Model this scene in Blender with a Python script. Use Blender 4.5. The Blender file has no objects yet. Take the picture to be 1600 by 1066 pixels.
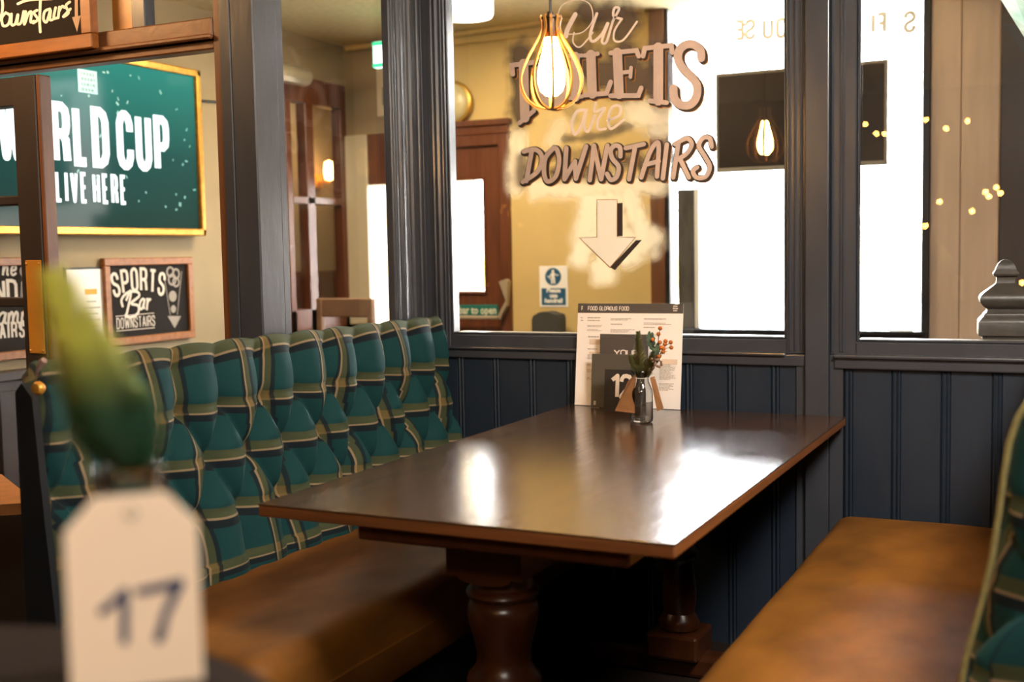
import bpy, bmesh, math, random
from mathutils import Vector, Matrix
random.seed(4)
PI = math.pi
SC = bpy.context.scene
COL = SC.collection

# ------------------------------------------------------------------ camera
CAM = Vector((1.70326, -3.53337, 1.25380))
ROT = Matrix(((0.89858662, 0.43840435, -0.01853977),
              (-0.01672278, 0.07643583, 0.99693426),
              (-0.43847741, 0.89552174, -0.07601555)))      # rows: right, up, forward
FPX = 1811.5
cd = bpy.data.cameras.new('camera')
cam = bpy.data.objects.new('camera', cd)
COL.objects.link(cam)
cd.sensor_width = 36.0
cd.lens = FPX / 1600 * 36
cd.clip_start = 0.02
cam.matrix_world = Matrix.Translation(CAM) @ Matrix((ROT[0], ROT[1], -ROT[2])).transposed().to_4x4()
cd.dof.use_dof = True
cd.dof.focus_distance = 3.3
cd.dof.aperture_fstop = 2.6
SC.camera = cam

# ------------------------------------------------------------------ world, lights, exposure
w = bpy.data.worlds.new('sky')
SC.world = w
w.use_nodes = True
nt = w.node_tree
bg = nt.nodes['Background']
tc = nt.nodes.new('ShaderNodeTexCoord')
sep = nt.nodes.new('ShaderNodeSeparateXYZ')
ramp = nt.nodes.new('ShaderNodeValToRGB')
nt.links.new(tc.outputs['Generated'], sep.inputs[0])
nt.links.new(sep.outputs[2], ramp.inputs[0])
ramp.color_ramp.elements[0].position = 0.0
ramp.color_ramp.elements[0].color = (1, 0.96, 0.9, 1)
ramp.color_ramp.elements[1].position = 0.6
ramp.color_ramp.elements[1].color = (0.8, 0.9, 1, 1)
nt.links.new(ramp.outputs[0], bg.inputs['Color'])
bg.inputs['Strength'].default_value = 30.0

def area(name, loc, target, sx, sy, power, col):
    ld = bpy.data.lights.new(name, 'AREA')
    ld.shape = 'RECTANGLE'
    ld.size, ld.size_y, ld.energy, ld.color = sx, sy, power, col
    o = bpy.data.objects.new(name, ld)
    COL.objects.link(o)
    o.location = loc
    o.rotation_euler = (Vector(target) - Vector(loc)).to_track_quat('-Z', 'Y').to_euler()
    return o

area('pub_ceiling_light', (2.1, -1.8, 2.42), (0.9, -1.2, 0.6), 0.7, 0.6, 98, (1.0, 0.92, 0.82))
area('rear_fill', (2.0, -4.0, 2.43), (1.2, -2.6, 0.9), 0.6, 0.5, 38, (1.0, 0.90, 0.78))  # unseen fill added behind the camera to brighten the tag
area('side_room_fill', (-2.7, 2.9, 2.40), (-2.7, 2.9, 0), 0.4, 0.4, 9, (1.0, 0.78, 0.5))  # added unseen fill that brightens the closed side room
area('bar_ceiling_light', (-1.6, -1.7, 2.42), (-1.2, -0.95, 1.7), 0.35, 0.3, 26, (1.0, 0.58, 0.26))
area('lobby_ceiling_light', (-0.9, 1.15, 2.40), (-0.9, 1.15, 0), 0.5, 0.4, 55, (1.0, 0.84, 0.58))

SC.view_settings.view_transform = 'Standard'
SC.view_settings.look = 'None'
SC.view_settings.gamma = 1
SC.view_settings.use_curve_mapping = False
SC.view_settings.exposure = 0.32
SC.cycles.use_denoising = True
SC.cycles.transparent_max_bounces = 24
SC.cycles.max_bounces = 10
SC.cycles.caustics_reflective = False
SC.cycles.caustics_refractive = False
SC.cycles.sample_clamp_indirect = 6

# ------------------------------------------------------------------ helpers
def at(u, v, ax, val):
    """Point of the photo's ray (u, v) on the world plane ax = val."""
    d = ROT.transposed() @ Vector(((u - 800) / FPX, -(v - 533) / FPX, 1))
    i = 'xyz'.index(ax)
    return CAM + d * ((val - CAM[i]) / d[i])

def lin(h):
    h = h.lstrip('#')
    c = [int(h[i:i + 2], 16) / 255 for i in (0, 2, 4)]
    return tuple(x / 12.92 if x <= .04045 else ((x + .055) / 1.055) ** 2.4 for x in c) + (1,)

MATS = {}
def mat(name, color, rough=.5, metal=0, var=0, vscale=(6, 6, 6), bump=0, bscale=(60, 60, 60), color2=None, spec=.5, coat=0, emit=None, estr=0, rvar=0, detail=4):
    if name in MATS:
        return MATS[name]
    m = bpy.data.materials.new(name)
    m.use_nodes = True
    n, l = m.node_tree.nodes, m.node_tree.links
    b = n['Principled BSDF']
    c = lin(color) if isinstance(color, str) else tuple(color) + (1,)
    b.inputs['Base Color'].default_value = c
    b.inputs['Roughness'].default_value = rough
    b.inputs['Metallic'].default_value = metal
    b.inputs['Specular IOR Level'].default_value = spec
    b.inputs['Coat Weight'].default_value = coat
    b.inputs['Coat Roughness'].default_value = .2
    if emit:
        b.inputs['Emission Color'].default_value = lin(emit)
        b.inputs['Emission Strength'].default_value = estr
    if var or bump or rvar or color2:
        t = n.new('ShaderNodeTexCoord')
        def noise(sc, det=detail):
            mp = n.new('ShaderNodeMapping')
            mp.inputs['Scale'].default_value = sc
            l.new(t.outputs['Object'], mp.inputs[0])
            z = n.new('ShaderNodeTexNoise')
            z.inputs['Scale'].default_value = 1
            z.inputs['Detail'].default_value = det
            l.new(mp.outputs[0], z.inputs[0])
            return z.outputs[0]
        if var or color2:
            f = noise(vscale)
            r = n.new('ShaderNodeValToRGB')
            r.color_ramp.elements[0].position = .3
            r.color_ramp.elements[1].position = .7
            if color2:
                c2 = lin(color2)
            else:
                c2 = tuple(min(1, x * (1 + var)) for x in c[:3]) + (1,)
                c = tuple(x * (1 - var) for x in c[:3]) + (1,)
            r.color_ramp.elements[0].color = c
            r.color_ramp.elements[1].color = c2
            l.new(f, r.inputs[0])
            l.new(r.outputs[0], b.inputs['Base Color'])
        if rvar:
            f = noise(tuple(x * 1.7 for x in vscale))
            mr = n.new('ShaderNodeMapRange')
            mr.inputs['From Min'].default_value = .3
            mr.inputs['From Max'].default_value = .7
            mr.inputs['To Min'].default_value = rough - rvar
            mr.inputs['To Max'].default_value = rough + rvar
            l.new(f, mr.inputs[0])
            l.new(mr.outputs[0], b.inputs['Roughness'])
        if bump:
            f = noise(bscale)
            bp = n.new('ShaderNodeBump')
            bp.inputs['Strength'].default_value = bump
            bp.inputs['Distance'].default_value = .004
            l.new(f, bp.inputs['Height'])
            l.new(bp.outputs[0], b.inputs['Normal'])
    MATS[name] = m
    return m

def glass_mat(name, tint=(1, 1, 1), ior=1.5):
    """Thin architectural glass: a fresnel mix of straight-through and mirror."""
    m = bpy.data.materials.new(name)
    m.use_nodes = True
    n, l = m.node_tree.nodes, m.node_tree.links
    n.remove(n['Principled BSDF'])
    tr, gl, mx, lw, pw, ma = (n.new('ShaderNode' + k) for k in ('BsdfTransparent', 'BsdfGlossy', 'MixShader', 'LayerWeight', 'Math', 'Math'))
    tr.inputs[0].default_value = tuple(tint) + (1,)
    gl.inputs['Roughness'].default_value = 0.0
    lw.inputs[0].default_value = .5
    pw.operation, ma.operation = 'POWER', 'MULTIPLY_ADD'
    pw.inputs[1].default_value = 5
    ma.inputs[1].default_value, ma.inputs[2].default_value = .96, .04
    l.new(lw.outputs['Facing'], pw.inputs[0])
    l.new(pw.outputs[0], ma.inputs[0])
    l.new(ma.outputs[0], mx.inputs[0])
    l.new(tr.outputs[0], mx.inputs[1])
    l.new(gl.outputs[0], mx.inputs[2])
    l.new(mx.outputs[0], n['Material Output'].inputs[0])
    MATS[name] = m
    return m

NAVY = mat('navy_paint', '#3b3d43', .36, coat=.35, var=.12, vscale=(9, 9, 3), bump=.25, bscale=(45, 45, 12), rvar=.06)
NAVYD = mat('navy_paint_panelling', '#222b37', .42, var=.12, vscale=(7, 7, 3), bump=.25, bscale=(40, 40, 10), rvar=.05)
BLACK = mat('black_paint', '#14161a', .5)
TABLETOP = mat('dark_stained_wood', '#34200f', .19, color2='#4a2f18', vscale=(30, 3, 30), bump=.12, bscale=(70, 9, 70), rvar=.035, spec=.8, coat=.5)
EDGEW = mat('brown_wood_edge', '#744420', .45, var=.25, vscale=(4, 4, 90), bump=.15)
TURNED = mat('varnished_turned_wood', '#3f1f0d', .28, var=.2, vscale=(30, 30, 5))
LEATHER = mat('tan_leather', '#8e5a1e', .6, spec=.25, color2='#5a350f', vscale=(5, 3, 5), bump=.18, bscale=(22, 12, 22), rvar=.06)
OAK = mat('oak_frame', '#925820', .45, var=.2, vscale=(6, 40, 40), bump=.1)
GOLD = mat('gilt_frame', '#c08a36', .35, metal=.6, var=.25, vscale=(30, 30, 30), bump=.2)
BRASS = mat('brass', '#d9993c', .35, metal=.35, var=.1)
CHALK = mat('chalkboard', '#1c1612', .8, spec=.2, var=.15)
CHALKW = mat('chalk_lettering', '#d8cbbb', .8)
CREAMW = mat('cream_wall', '#9a8766', .8, var=.04, bump=.1)
YELLOW = mat('yellow_wall', '#c6a769', .75, var=.05, vscale=(3, 3, 3), bump=.1)
CEIL = mat('textured_ceiling', '#e6d4a6', .9, var=.08, vscale=(30, 30, 30), bump=.5, bscale=(40, 40, 40))
DOORW = mat('brown_door_wood', '#5c2f16', .4, var=.25, vscale=(40, 40, 4), bump=.1)
TRIMW = mat('brown_trim_wood', '#6a4226', .42, var=.2, vscale=(30, 30, 4), bump=.1)
GLASS = glass_mat('window_glass')
AMBER = mat('amber_obscured_glass', '#c98a3c', .35, var=.25, vscale=(8, 8, 8))
FLOORM = mat('dark_floor_boards', '#241a14', .5, var=.2, vscale=(3, 20, 3))
WHITE = mat('white_paint', '#e8e4da', .6)
PAPER = mat('menu_paper', '#f7efe8', .7)
CARD = mat('charcoal_card', '#4f4843', .6)
CARDD = mat('black_card', '#2b2624', .6)
KRAFT = mat('kraft_card', '#8d6038', .75, var=.1, vscale=(60, 60, 60))
INK = mat('printed_ink', '#a08f80', .8)

def finish(bm, name, material, parent=None, smooth=False, ang=40):
    bmesh.ops.remove_doubles(bm, verts=bm.verts, dist=1e-6)
    bmesh.ops.recalc_face_normals(bm, faces=bm.faces)
    me = bpy.data.meshes.new(name)
    bm.to_mesh(me)
    bm.free()
    for x in (material if isinstance(material, (list, tuple)) else [material]):
        me.materials.append(x)
    if smooth:
        me.shade_smooth()
        me.set_sharp_from_angle(angle=math.radians(ang))
    o = bpy.data.objects.new(name, me)
    COL.objects.link(o)
    o.parent = parent
    return o

def link(name, me, parent=None, loc=None):
    o = bpy.data.objects.new(name, me)
    COL.objects.link(o)
    o.parent = parent
    if loc:
        o.location = loc
    return o

def empty(name, loc=(0, 0, 0)):
    """An Empty at the thing's base; its parts are built in world coordinates and shifted by own()."""
    o = bpy.data.objects.new(name, None)
    o.empty_display_size = .05
    COL.objects.link(o)
    o.location = loc
    return o

def thing(name, label, cat, loc=(0, 0, 0), group=None):
    o = empty(name, loc)
    return tag(o, label, cat, group)

def tag(o, label, cat, group=None, kind=None):
    o['label'] = label
    o['category'] = cat
    if group:
        o['group'] = group
    if kind:
        o['kind'] = kind
    return o

def struct(o, label=None):
    o['kind'] = 'structure'
    if label:
        o['label'] = label
    return o

def part(root, bm, name, material, parent=None, **k):
    """Geometry given in world coordinates, parented to root (or to a part of it) without moving."""
    p = parent or root
    org = root.location if root is not None else Vector()
    bmesh.ops.translate(bm, verts=bm.verts, vec=-Vector(org))
    return finish(bm, name, material, p, **k)

def bx(bm, x0, x1, y0, y1, z0, z1, bev=0, seg=1):
    r = bmesh.ops.create_cube(bm, size=1)
    vs = r['verts']
    for v in vs:
        v.co = Vector(((x0 + x1) / 2 + v.co.x * (x1 - x0), (y0 + y1) / 2 + v.co.y * (y1 - y0), (z0 + z1) / 2 + v.co.z * (z1 - z0)))
    if bev:
        es = list({e for v in vs for e in v.link_edges})
        bmesh.ops.bevel(bm, geom=es, offset=bev, segments=seg, affect='EDGES', profile=.5)

def box(x0, x1, y0, y1, z0, z1, bev=0, seg=1):
    bm = bmesh.new()
    bx(bm, x0, x1, y0, y1, z0, z1, bev, seg)
    return bm

def lathe(bm, prof, c, n=32, sq=False, flat=1.0):
    """prof: list of (r, z) bottom to top. sq: a square section."""
    n = 4 if sq else n
    off = PI / 4 if sq else 0
    k = math.sqrt(2) if sq else 1
    rings = []
    for r, z in prof:
        rings.append([bm.verts.new((c[0] + k * r * math.cos(off + 2 * PI * i / n), c[1] + flat * k * r * math.sin(off + 2 * PI * i / n), c[2] + z)) for i in range(n)])
    for a, b in zip(rings, rings[1:]):
        for i in range(n):
            j = (i + 1) % n
            bm.faces.new((a[i], a[j], b[j], b[i]))
    if prof[0][0] > 1e-5:
        bm.faces.new(rings[0][::-1])
    if prof[-1][0] > 1e-5:
        bm.faces.new(rings[-1])

def tube(bm, pts, r, n=8, cap=True):
    pts = [Vector(p) for p in pts]
    rad = r if isinstance(r, (list, tuple)) else [r] * len(pts)
    rings = []
    up = Vector((0.13, 0.21, .97)).normalized()
    for i, p in enumerate(pts):
        t = (pts[min(i + 1, len(pts) - 1)] - pts[max(i - 1, 0)]).normalized()
        if abs(t.dot(up)) > .95:
            up = Vector((.97, .2, .1)).normalized()
        a = t.cross(up).normalized()
        b = t.cross(a)
        rings.append([bm.verts.new(p + (a * math.cos(2 * PI * k / n) + b * math.sin(2 * PI * k / n)) * rad[i]) for k in range(n)])
    for a, b in zip(rings, rings[1:]):
        for i in range(n):
            bm.faces.new((a[i], a[(i + 1) % n], b[(i + 1) % n], b[i]))
    if cap:
        bm.faces.new(rings[0][::-1])
        bm.faces.new(rings[-1])

def prism(bm, pts, d):
    """Closed polygon of 3D points extruded by the vector d."""
    a = [bm.verts.new(p) for p in pts]
    b = [bm.verts.new(Vector(p) + Vector(d)) for p in pts]
    bm.faces.new(a[::-1])
    bm.faces.new(b)
    for i in range(len(a)):
        j = (i + 1) % len(a)
        bm.faces.new((a[i], a[j], b[j], b[i]))

def extrude_profile(bm, prof, axis, a, b, n=1):
    """prof: closed list of 2D points in the two other axes, run from a to b along axis."""
    rings = []
    for k in range(n + 1):
        t = a + (b - a) * k / n
        rings.append([bm.verts.new((t, p[0], p[1]) if axis == 'x' else (p[0], t, p[1]) if axis == 'y' else (p[0], p[1], t)) for p in prof])
    m = len(prof)
    for r, s in zip(rings, rings[1:]):
        for i in range(m):
            j = (i + 1) % m
            bm.faces.new((r[i], r[j], s[j], s[i]))
    bm.faces.new(rings[0][::-1])
    bm.faces.new(rings[-1])

# ------------------------------------------------------------------ lettering: strokes drawn as ribbons
def smooth_line(p, closed=False, n=6):
    if len(p) < 3:
        return p
    out = []
    m = len(p)
    rng = range(m) if closed else range(m - 1)
    for i in rng:
        p0 = p[(i - 1) % m] if closed or i > 0 else p[0]
        p1, p2 = p[i], p[(i + 1) % m]
        p3 = p[(i + 2) % m] if closed or i + 2 < m else p[-1]
        for k in range(n):
            t = k / n
            out.append(tuple(.5 * (2 * p1[d] + (p2[d] - p0[d]) * t + (2 * p0[d] - 5 * p1[d] + 4 * p2[d] - p3[d]) * t * t + (3 * p1[d] - p0[d] - 3 * p2[d] + p3[d]) * t ** 3) for d in (0, 1)))
    out.append(p[0] if closed else p[-1])
    return out

LIFT = [0]
def lifted(mapf):
    """Coats of paint lie a hair over one another, so that crossing strokes do not coincide."""
    LIFT[0] = (LIFT[0] + 1) % 30
    k = LIFT[0] * 1.2e-5
    o = Vector(mapf(0, 0))
    nrm = (Vector(mapf(1, 0)) - o).cross(Vector(mapf(0, 1)) - o).normalized()
    def f(a, b):
        p = Vector(mapf(a, b))
        n_ = nrm if nrm.dot(CAM - p) > 0 else -nrm
        return p + n_ * k
    return f

def disc(bm, c, h, mapf):
    f = lifted(mapf)
    bm.faces.new([bm.verts.new(f(c[0] + h * math.cos(2 * PI * k / 10), c[1] + h * math.sin(2 * PI * k / 10))) for k in range(10)])

def ribbon(bm, pts, wd, mapf, rnd=False):
    """A flat ribbon of width wd (a number or one per point) along 2D pts; mapf lifts 2D to 3D."""
    pts = [Vector(p) for p in pts]
    q = [pts[0]]
    for p in pts[1:]:
        if (p - q[-1]).length > 1e-5:
            q.append(p)
    pts = q
    if len(pts) < 2:
        return
    for i in range(1, len(pts) - 1):
        if (pts[i] - pts[i - 1]).normalized().dot((pts[i + 1] - pts[i]).normalized()) < -.25:
            w1, w2 = (wd[:i + 1], wd[i:]) if isinstance(wd, (list, tuple)) else (wd, wd)
            ribbon(bm, pts[:i + 1], w1, mapf, rnd)
            ribbon(bm, pts[i:], w2, mapf, rnd)
            if not rnd:
                disc(bm, pts[i], (wd[i] if isinstance(wd, (list, tuple)) else wd) / 2, mapf)
            return
    raw = mapf
    mapf = lifted(mapf)
    closed = (pts[0] - pts[-1]).length < 1e-4
    m = len(pts)
    L, R = [], []
    for i, p in enumerate(pts):
        if closed and i in (0, m - 1):
            a, b = pts[-2], pts[1]
            d1, d2 = (p - a).normalized(), (b - p).normalized()
        else:
            d1 = (p - pts[i - 1]).normalized() if i else None
            d2 = (pts[i + 1] - p).normalized() if i < m - 1 else None
            d1 = d1 or d2
            d2 = d2 or d1
        n1, n2 = Vector((-d1.y, d1.x)), Vector((-d2.y, d2.x))
        nn = n1 + n2
        nn = nn.normalized() if nn.length > 1e-4 else n1
        k = 1 / max(.5, nn.dot(n1))
        h = (wd[min(i, len(wd) - 1)] if isinstance(wd, (list, tuple)) else wd) / 2
        L.append(p + nn * h * k)
        R.append(p - nn * h * k)
    a = [bm.verts.new(mapf(*p)) for p in L]
    b = [bm.verts.new(mapf(*p)) for p in R]
    for i in range(m - 1):
        bm.faces.new((a[i], a[i + 1], b[i + 1], b[i]))
    if rnd and not closed:
        for c, h in ((pts[0], (L[0] - R[0]).length / 2), (pts[-1], (L[-1] - R[-1]).length / 2)):
            disc(bm, c, h, raw)

def rr(w_, r=.24, y0=0, y1=1, x0=0):
    """A rounded rectangle as a closed line."""
    pts = []
    for cx, cy, a0 in ((x0 + w_ - r, y1 - r, 0), (x0 + r, y1 - r, 90), (x0 + r, y0 + r, 180), (x0 + w_ - r, y0 + r, 270)):
        for k in range(5):
            a = math.radians(a0 + 90 * k / 4)
            pts.append((cx + r * math.cos(a), cy + r * math.sin(a)))
    pts.append(pts[0])
    return pts

_o = rr(.5)
GLY = {   # width, strokes on a unit-high box
    'A': (.54, [[(0, 0), (.27, 1), (.54, 0)], [(.11, .33), (.43, .33)]]),
    'B': (.5, [[(0, 0), (0, 1), (.32, 1), (.46, .9), (.46, .64), (.32, .53), (0, .53)], [(.32, .53), (.5, .42), (.5, .12), (.34, 0), (0, 0)]]),
    'C': (.5, [[(.5, .68), (.5, .82), (.42, .95), (.3, 1), (.2, 1), (.08, .95), (0, .82), (0, .18), (.08, .05), (.2, 0), (.3, 0), (.42, .05), (.5, .18), (.5, .32)]]),
    'D': (.5, [[(0, 0), (0, 1), (.26, 1), (.42, .94), (.5, .8), (.5, .2), (.42, .06), (.26, 0), (0, 0)]]),
    'E': (.42, [[(.42, 1), (0, 1), (0, 0), (.42, 0)], [(0, .52), (.36, .52)]]),
    'F': (.42, [[(.42, 1), (0, 1), (0, 0)], [(0, .5), (.36, .5)]]),
    'G': (.5, [[(.5, .7), (.5, .82), (.42, .95), (.3, 1), (.2, 1), (.08, .95), (0, .82), (0, .18), (.08, .05), (.2, 0), (.3, 0), (.42, .05), (.5, .18), (.5, .46), (.28, .46)]]),
    'H': (.5, [[(0, 0), (0, 1)], [(.5, 0), (.5, 1)], [(0, .52), (.5, .52)]]),
    'I': (.0, [[(0, 0), (0, 1)]]),
    'L': (.4, [[(0, 1), (0, 0), (.4, 0)]]),
    'M': (.62, [[(0, 0), (0, 1), (.31, .3), (.62, 1), (.62, 0)]]),
    'N': (.5, [[(0, 0), (0, 1), (.5, 0), (.5, 1)]]),
    'O': (.5, [_o]),
    'P': (.5, [[(0, 0), (0, 1), (.32, 1), (.46, .94), (.5, .84), (.5, .62), (.46, .5), (.32, .44), (0, .44)]]),
    'R': (.5, [[(0, 0), (0, 1), (.32, 1), (.46, .94), (.5, .84), (.5, .66), (.46, .55), (.32, .5), (0, .5)], [(.3, .5), (.46, .38), (.5, 0)]]),
    'S': (.5, [[(.5, .7), (.5, .82), (.42, .96), (.3, 1), (.2, 1), (.06, .95), (0, .82), (0, .7), (.08, .58), (.42, .42), (.5, .3), (.5, .18), (.42, .05), (.3, 0), (.2, 0), (.08, .05), (0, .18), (0, .3)]]),
    'T': (.5, [[(0, 1), (.5, 1)], [(.25, 1), (.25, 0)]]),
    'U': (.5, [[(0, 1), (0, .18), (.08, .05), (.2, 0), (.3, 0), (.42, .05), (.5, .18), (.5, 1)]]),
    'V': (.5, [[(0, 1), (.25, 0), (.5, 1)]]),
    'W': (.82, [[(0, 1), (.19, 0), (.41, .8), (.63, 0), (.82, 1)]]),
    'Y': (.54, [[(0, 1), (.27, .48), (.54, 1)], [(.27, .48), (.27, 0)]]),
    '1': (.28, [[(0, .78), (.28, 1), (.28, 0)]]),
    '2': (.5, [[(0, .72), (.02, .86), (.12, .98), (.26, 1), (.42, .96), (.5, .84), (.5, .7), (.42, .52), (.02, .06), (0, 0), (.52, 0)]]),
    '7': (.5, [[(0, 1), (.5, 1), (.18, 0)]]),
    '.': (.06, [[(0, 0), (.06, 0)]]),
    ' ': (.2, []),
}
_low = {   # handwriting, x-height .55
    'a': (.46, [[(.4, .5), (.26, .56), (.08, .42), (.04, .16), (.16, .02), (.3, .12), (.42, .52), (.38, .14), (.5, .04)]]),
    'r': (.36, [[(.02, .5), (.08, .55), (.08, .02), (.1, .34), (.24, .55), (.36, .5)]]),
    'e': (.4, [[(.04, .26), (.34, .34), (.32, .52), (.18, .56), (.05, .38), (.06, .12), (.2, .02), (.4, .14)]]),
    'o': (.4, [[(.2, .55), (.05, .4), (.05, .14), (.2, .02), (.36, .16), (.35, .42), (.2, .55)]]),
    'w': (.6, [[(.02, .54), (.08, .1), (.18, .04), (.3, .48), (.36, .06), (.46, .08), (.58, .54)]]),
    'n': (.46, [[(.02, .5), (.08, .02)], [(.08, .1), (.2, .5), (.32, .54), (.34, .4), (.34, .08), (.46, .06)]]),
    's': (.3, [[(.28, .48), (.16, .56), (.06, .44), (.24, .2), (.2, .04), (.02, .06)]]),
    't': (.3, [[(.16, 1.0), (.1, .1), (.2, .02), (.3, .1)], [(-.04, .62), (.32, .68)]]),
    'i': (.18, [[(.04, .52), (.06, .1), (.16, .04)], [(.06, .72), (.08, .74)]]),
    'u': (.46, [[(.02, .54), (.06, .1), (.18, .04), (.34, .5), (.36, .12), (.48, .04)]]),
    'l': (.2, [[(.06, 1), (.06, .1), (.18, .04)]]),
    'm': (.62, [[(.03, .54), (.03, .02), (.05, .3), (.16, .54), (.26, .44), (.27, .02), (.3, .3), (.42, .54), (.52, .44), (.52, .1), (.62, .04)]]),
    'p': (.42, [[(.06, .54), (.02, -.34)], [(.05, .3), (.16, .55), (.34, .5), (.36, .2), (.22, .03), (.05, .12)]]),
    'h': (.44, [[(.06, 1), (.04, .02)], [(.05, .2), (.18, .52), (.32, .46), (.33, .1), (.44, .04)]]),
    'y': (.42, [[(.02, .54), (.08, .16), (.2, .12), (.34, .54), (.3, -.2), (.14, -.34), (.04, -.2)]]),
    'b': (.4, [[(.06, 1), (.05, .04), (.24, .04), (.36, .26), (.26, .52), (.06, .34)]]),
    'd': (.42, [[(.38, 1), (.36, .04)], [(.36, .46), (.2, .54), (.05, .36), (.08, .08), (.22, .02), (.36, .16)]]),
    'f': (.3, [[(.3, .9), (.2, 1), (.12, .86), (.1, 0)], [(0, .52), (.26, .52)]]),
    'c': (.36, [[(.34, .46), (.2, .55), (.06, .4), (.06, .14), (.2, .02), (.34, .1)]]),
}
for _k, (_w, _s) in _low.items():
    GLY[_k] = (_w, [smooth_line(s, n=4) for s in _s])

def text_width(s, sx, gap):
    return sum(GLY[c][0] * sx + gap for c in s) - gap

def write(bm, s, x, y, h, wd, mapf, sx=1.0, gap=None, shear=0, rnd=False, fit=None, jit=0):
    """Strokes of s from (x, y), cap height h, stroke wd (in the same units)."""
    gap = .26 if gap is None else gap
    if fit:
        sx = (fit / h - gap * (len(s) - 1)) / max(1e-6, sum(GLY[c][0] for c in s))
    for c in s:
        gw, st = GLY[c]
        dy = random.uniform(-jit, jit) * h
        for line in st:
            pts = [(x + (px * sx + shear * py) * h, y + py * h + dy) for px, py in line]
            ribbon(bm, pts, wd, mapf, rnd)
        x += (gw * sx + gap) * h
    return x

def plane_map(o, r, u):
    o, r, u = Vector(o), Vector(r).normalized(), Vector(u).normalized()
    return lambda a, b: o + r * a + u * b

def pix_map(ax, val):
    return lambda a, b: at(a, b, ax, val)

def font_text(s, o, r, u, size, material, name, parent, root, sx=1.0, bold=0.0, align='LEFT'):
    """Small print with Blender's own font, laid flat in the plane (r, u) at o."""
    cu = bpy.data.curves.new(name, 'FONT')
    cu.body = s
    cu.size = size
    cu.offset = bold
    cu.align_x = align
    cu.space_line = .85
    cu.resolution_u = 2
    t = bpy.data.objects.new(name, cu)
    COL.objects.link(t)
    me = bpy.data.meshes.new_from_object(t.evaluated_get(bpy.context.evaluated_depsgraph_get()))
    bpy.data.objects.remove(t)
    r, u = Vector(r).normalized(), Vector(u).normalized()
    o = Vector(o) - (root.location if root is not None else Vector())
    for v in me.vertices:
        v.co = o + r * v.co.x * sx + u * v.co.y
    me.materials.clear()
    me.materials.append(material)
    return link(name, me, parent)

# ================================================================== STRUCTURE
XL, YF = -2.17, 2.2          # side and far walls of the lobby behind the partition
YC = -0.95                   # face of the cross wall with the door
XP = -0.34                   # glazed partition behind the banquette
CZ = 2.47

struct(part(None, box(-4.2, 3.4, -6.2, 3.0, -.06, 0), 'floor', FLOORM))
struct(part(None, box(-4.2, 3.4, -6.2, 2.28, CZ, CZ + .06), 'ceiling', CEIL))
struct(part(None, box(3.2, 3.3, -6.2, 2.26, 0, CZ), 'wall_right', NAVYD))
struct(part(None, box(-4.2, 3.3, -6.2, -6.1, 0, CZ), 'wall_rear', TRIMW))
struct(part(None, box(-4.2, -4.1, -6.1, 2.28, 0, CZ), 'wall_left', CREAMW))
sr = struct(empty('wall_side_room', (-3.2, 2.9, 0)))      # the room seen through the timber screen
part(sr, box(-3.3, -3.2, .9, 3.8, 0, CZ), 'plaster', CREAMW)
part(sr, box(-3.3, -2.25, 3.7, 3.8, 0, CZ), 'plaster', CREAMW)
part(sr, box(-2.25, -2.15, 2.29, 3.8, 0, CZ), 'plaster', CREAMW)
part(sr, box(-4.2, -2.15, 2.28, 3.8, CZ, CZ + .06), 'side_ceiling', CEIL)
part(sr, box(-3.2, -3.17, .9, 3.7, 0, 1.15, .004), 'dado_panel', DOORW)
part(sr, box(-3.2, -3.15, 2.55, 3.0, 1.25, 1.75, .01), 'picture_frame', DOORW)

# --- back wall of the booth: matchboard dado, rails, posts
wb = struct(empty('wall_back', (0, 0, 0)))
part(wb, box(-.34, 3.2, .012, .06, 0, .93), 'backing', NAVYD)
pitch = .1372
bmb = bmesh.new()
hw = pitch / 2
prof = [(-hw + .001, .012), (-hw + .001, .0), (-hw + .006, -.003), (-hw + .011, 0), (-hw + .011, .004), (-hw + .014, .004), (-hw + .014, 0), (-hw + .0185, -.003), (-hw + .023, 0),
        (-hw + .023, .0035), (-hw + .026, .001), (hw - .004, .001), (hw - .001, .005), (hw - .001, .012)]
extrude_profile(bmb, prof, 'z', 0.0, .9)
b0 = finish(bmb, 'board', NAVYD, wb, smooth=True, ang=30)
xs = [-.31 + pitch * i for i in range(10)]
first = True
for xc in [-.179 - .06 + hw + pitch * i for i in range(-1, 9)] + [1.09 - .012 + hw + pitch * i for i in range(0, 8)]:
    if first:
        b0.location.x = xc
        first = False
    else:
        link('board', b0.data, wb, (xc, 0, 0))
part(wb, box(-.34, .966, -.012, .06, .894, .93, .004, 2), 'dado_rail', NAVY)
part(wb, box(1.05, 3.2, -.016, .06, .89, .928, .005, 2), 'dado_rail', NAVY)
part(wb, box(-.27, .905, -.022, .012, .924, .934, .004, 2), 'ledge_lip', NAVY)
part(wb, box(1.05, 3.2, -.028, .012, .922, .934, .005, 2), 'ledge_lip', NAVY)
part(wb, box(.966, 1.035, -.024, .07, 0, CZ, .003, 2), 'post', NAVY)
part(wb, box(.935, .966, -.006, .06, 0, .93, .002), 'post_strip', NAVY)
part(wb, box(1.035, 1.075, -.008, .06, 0, .93, .002), 'post_strip', NAVY)

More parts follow.
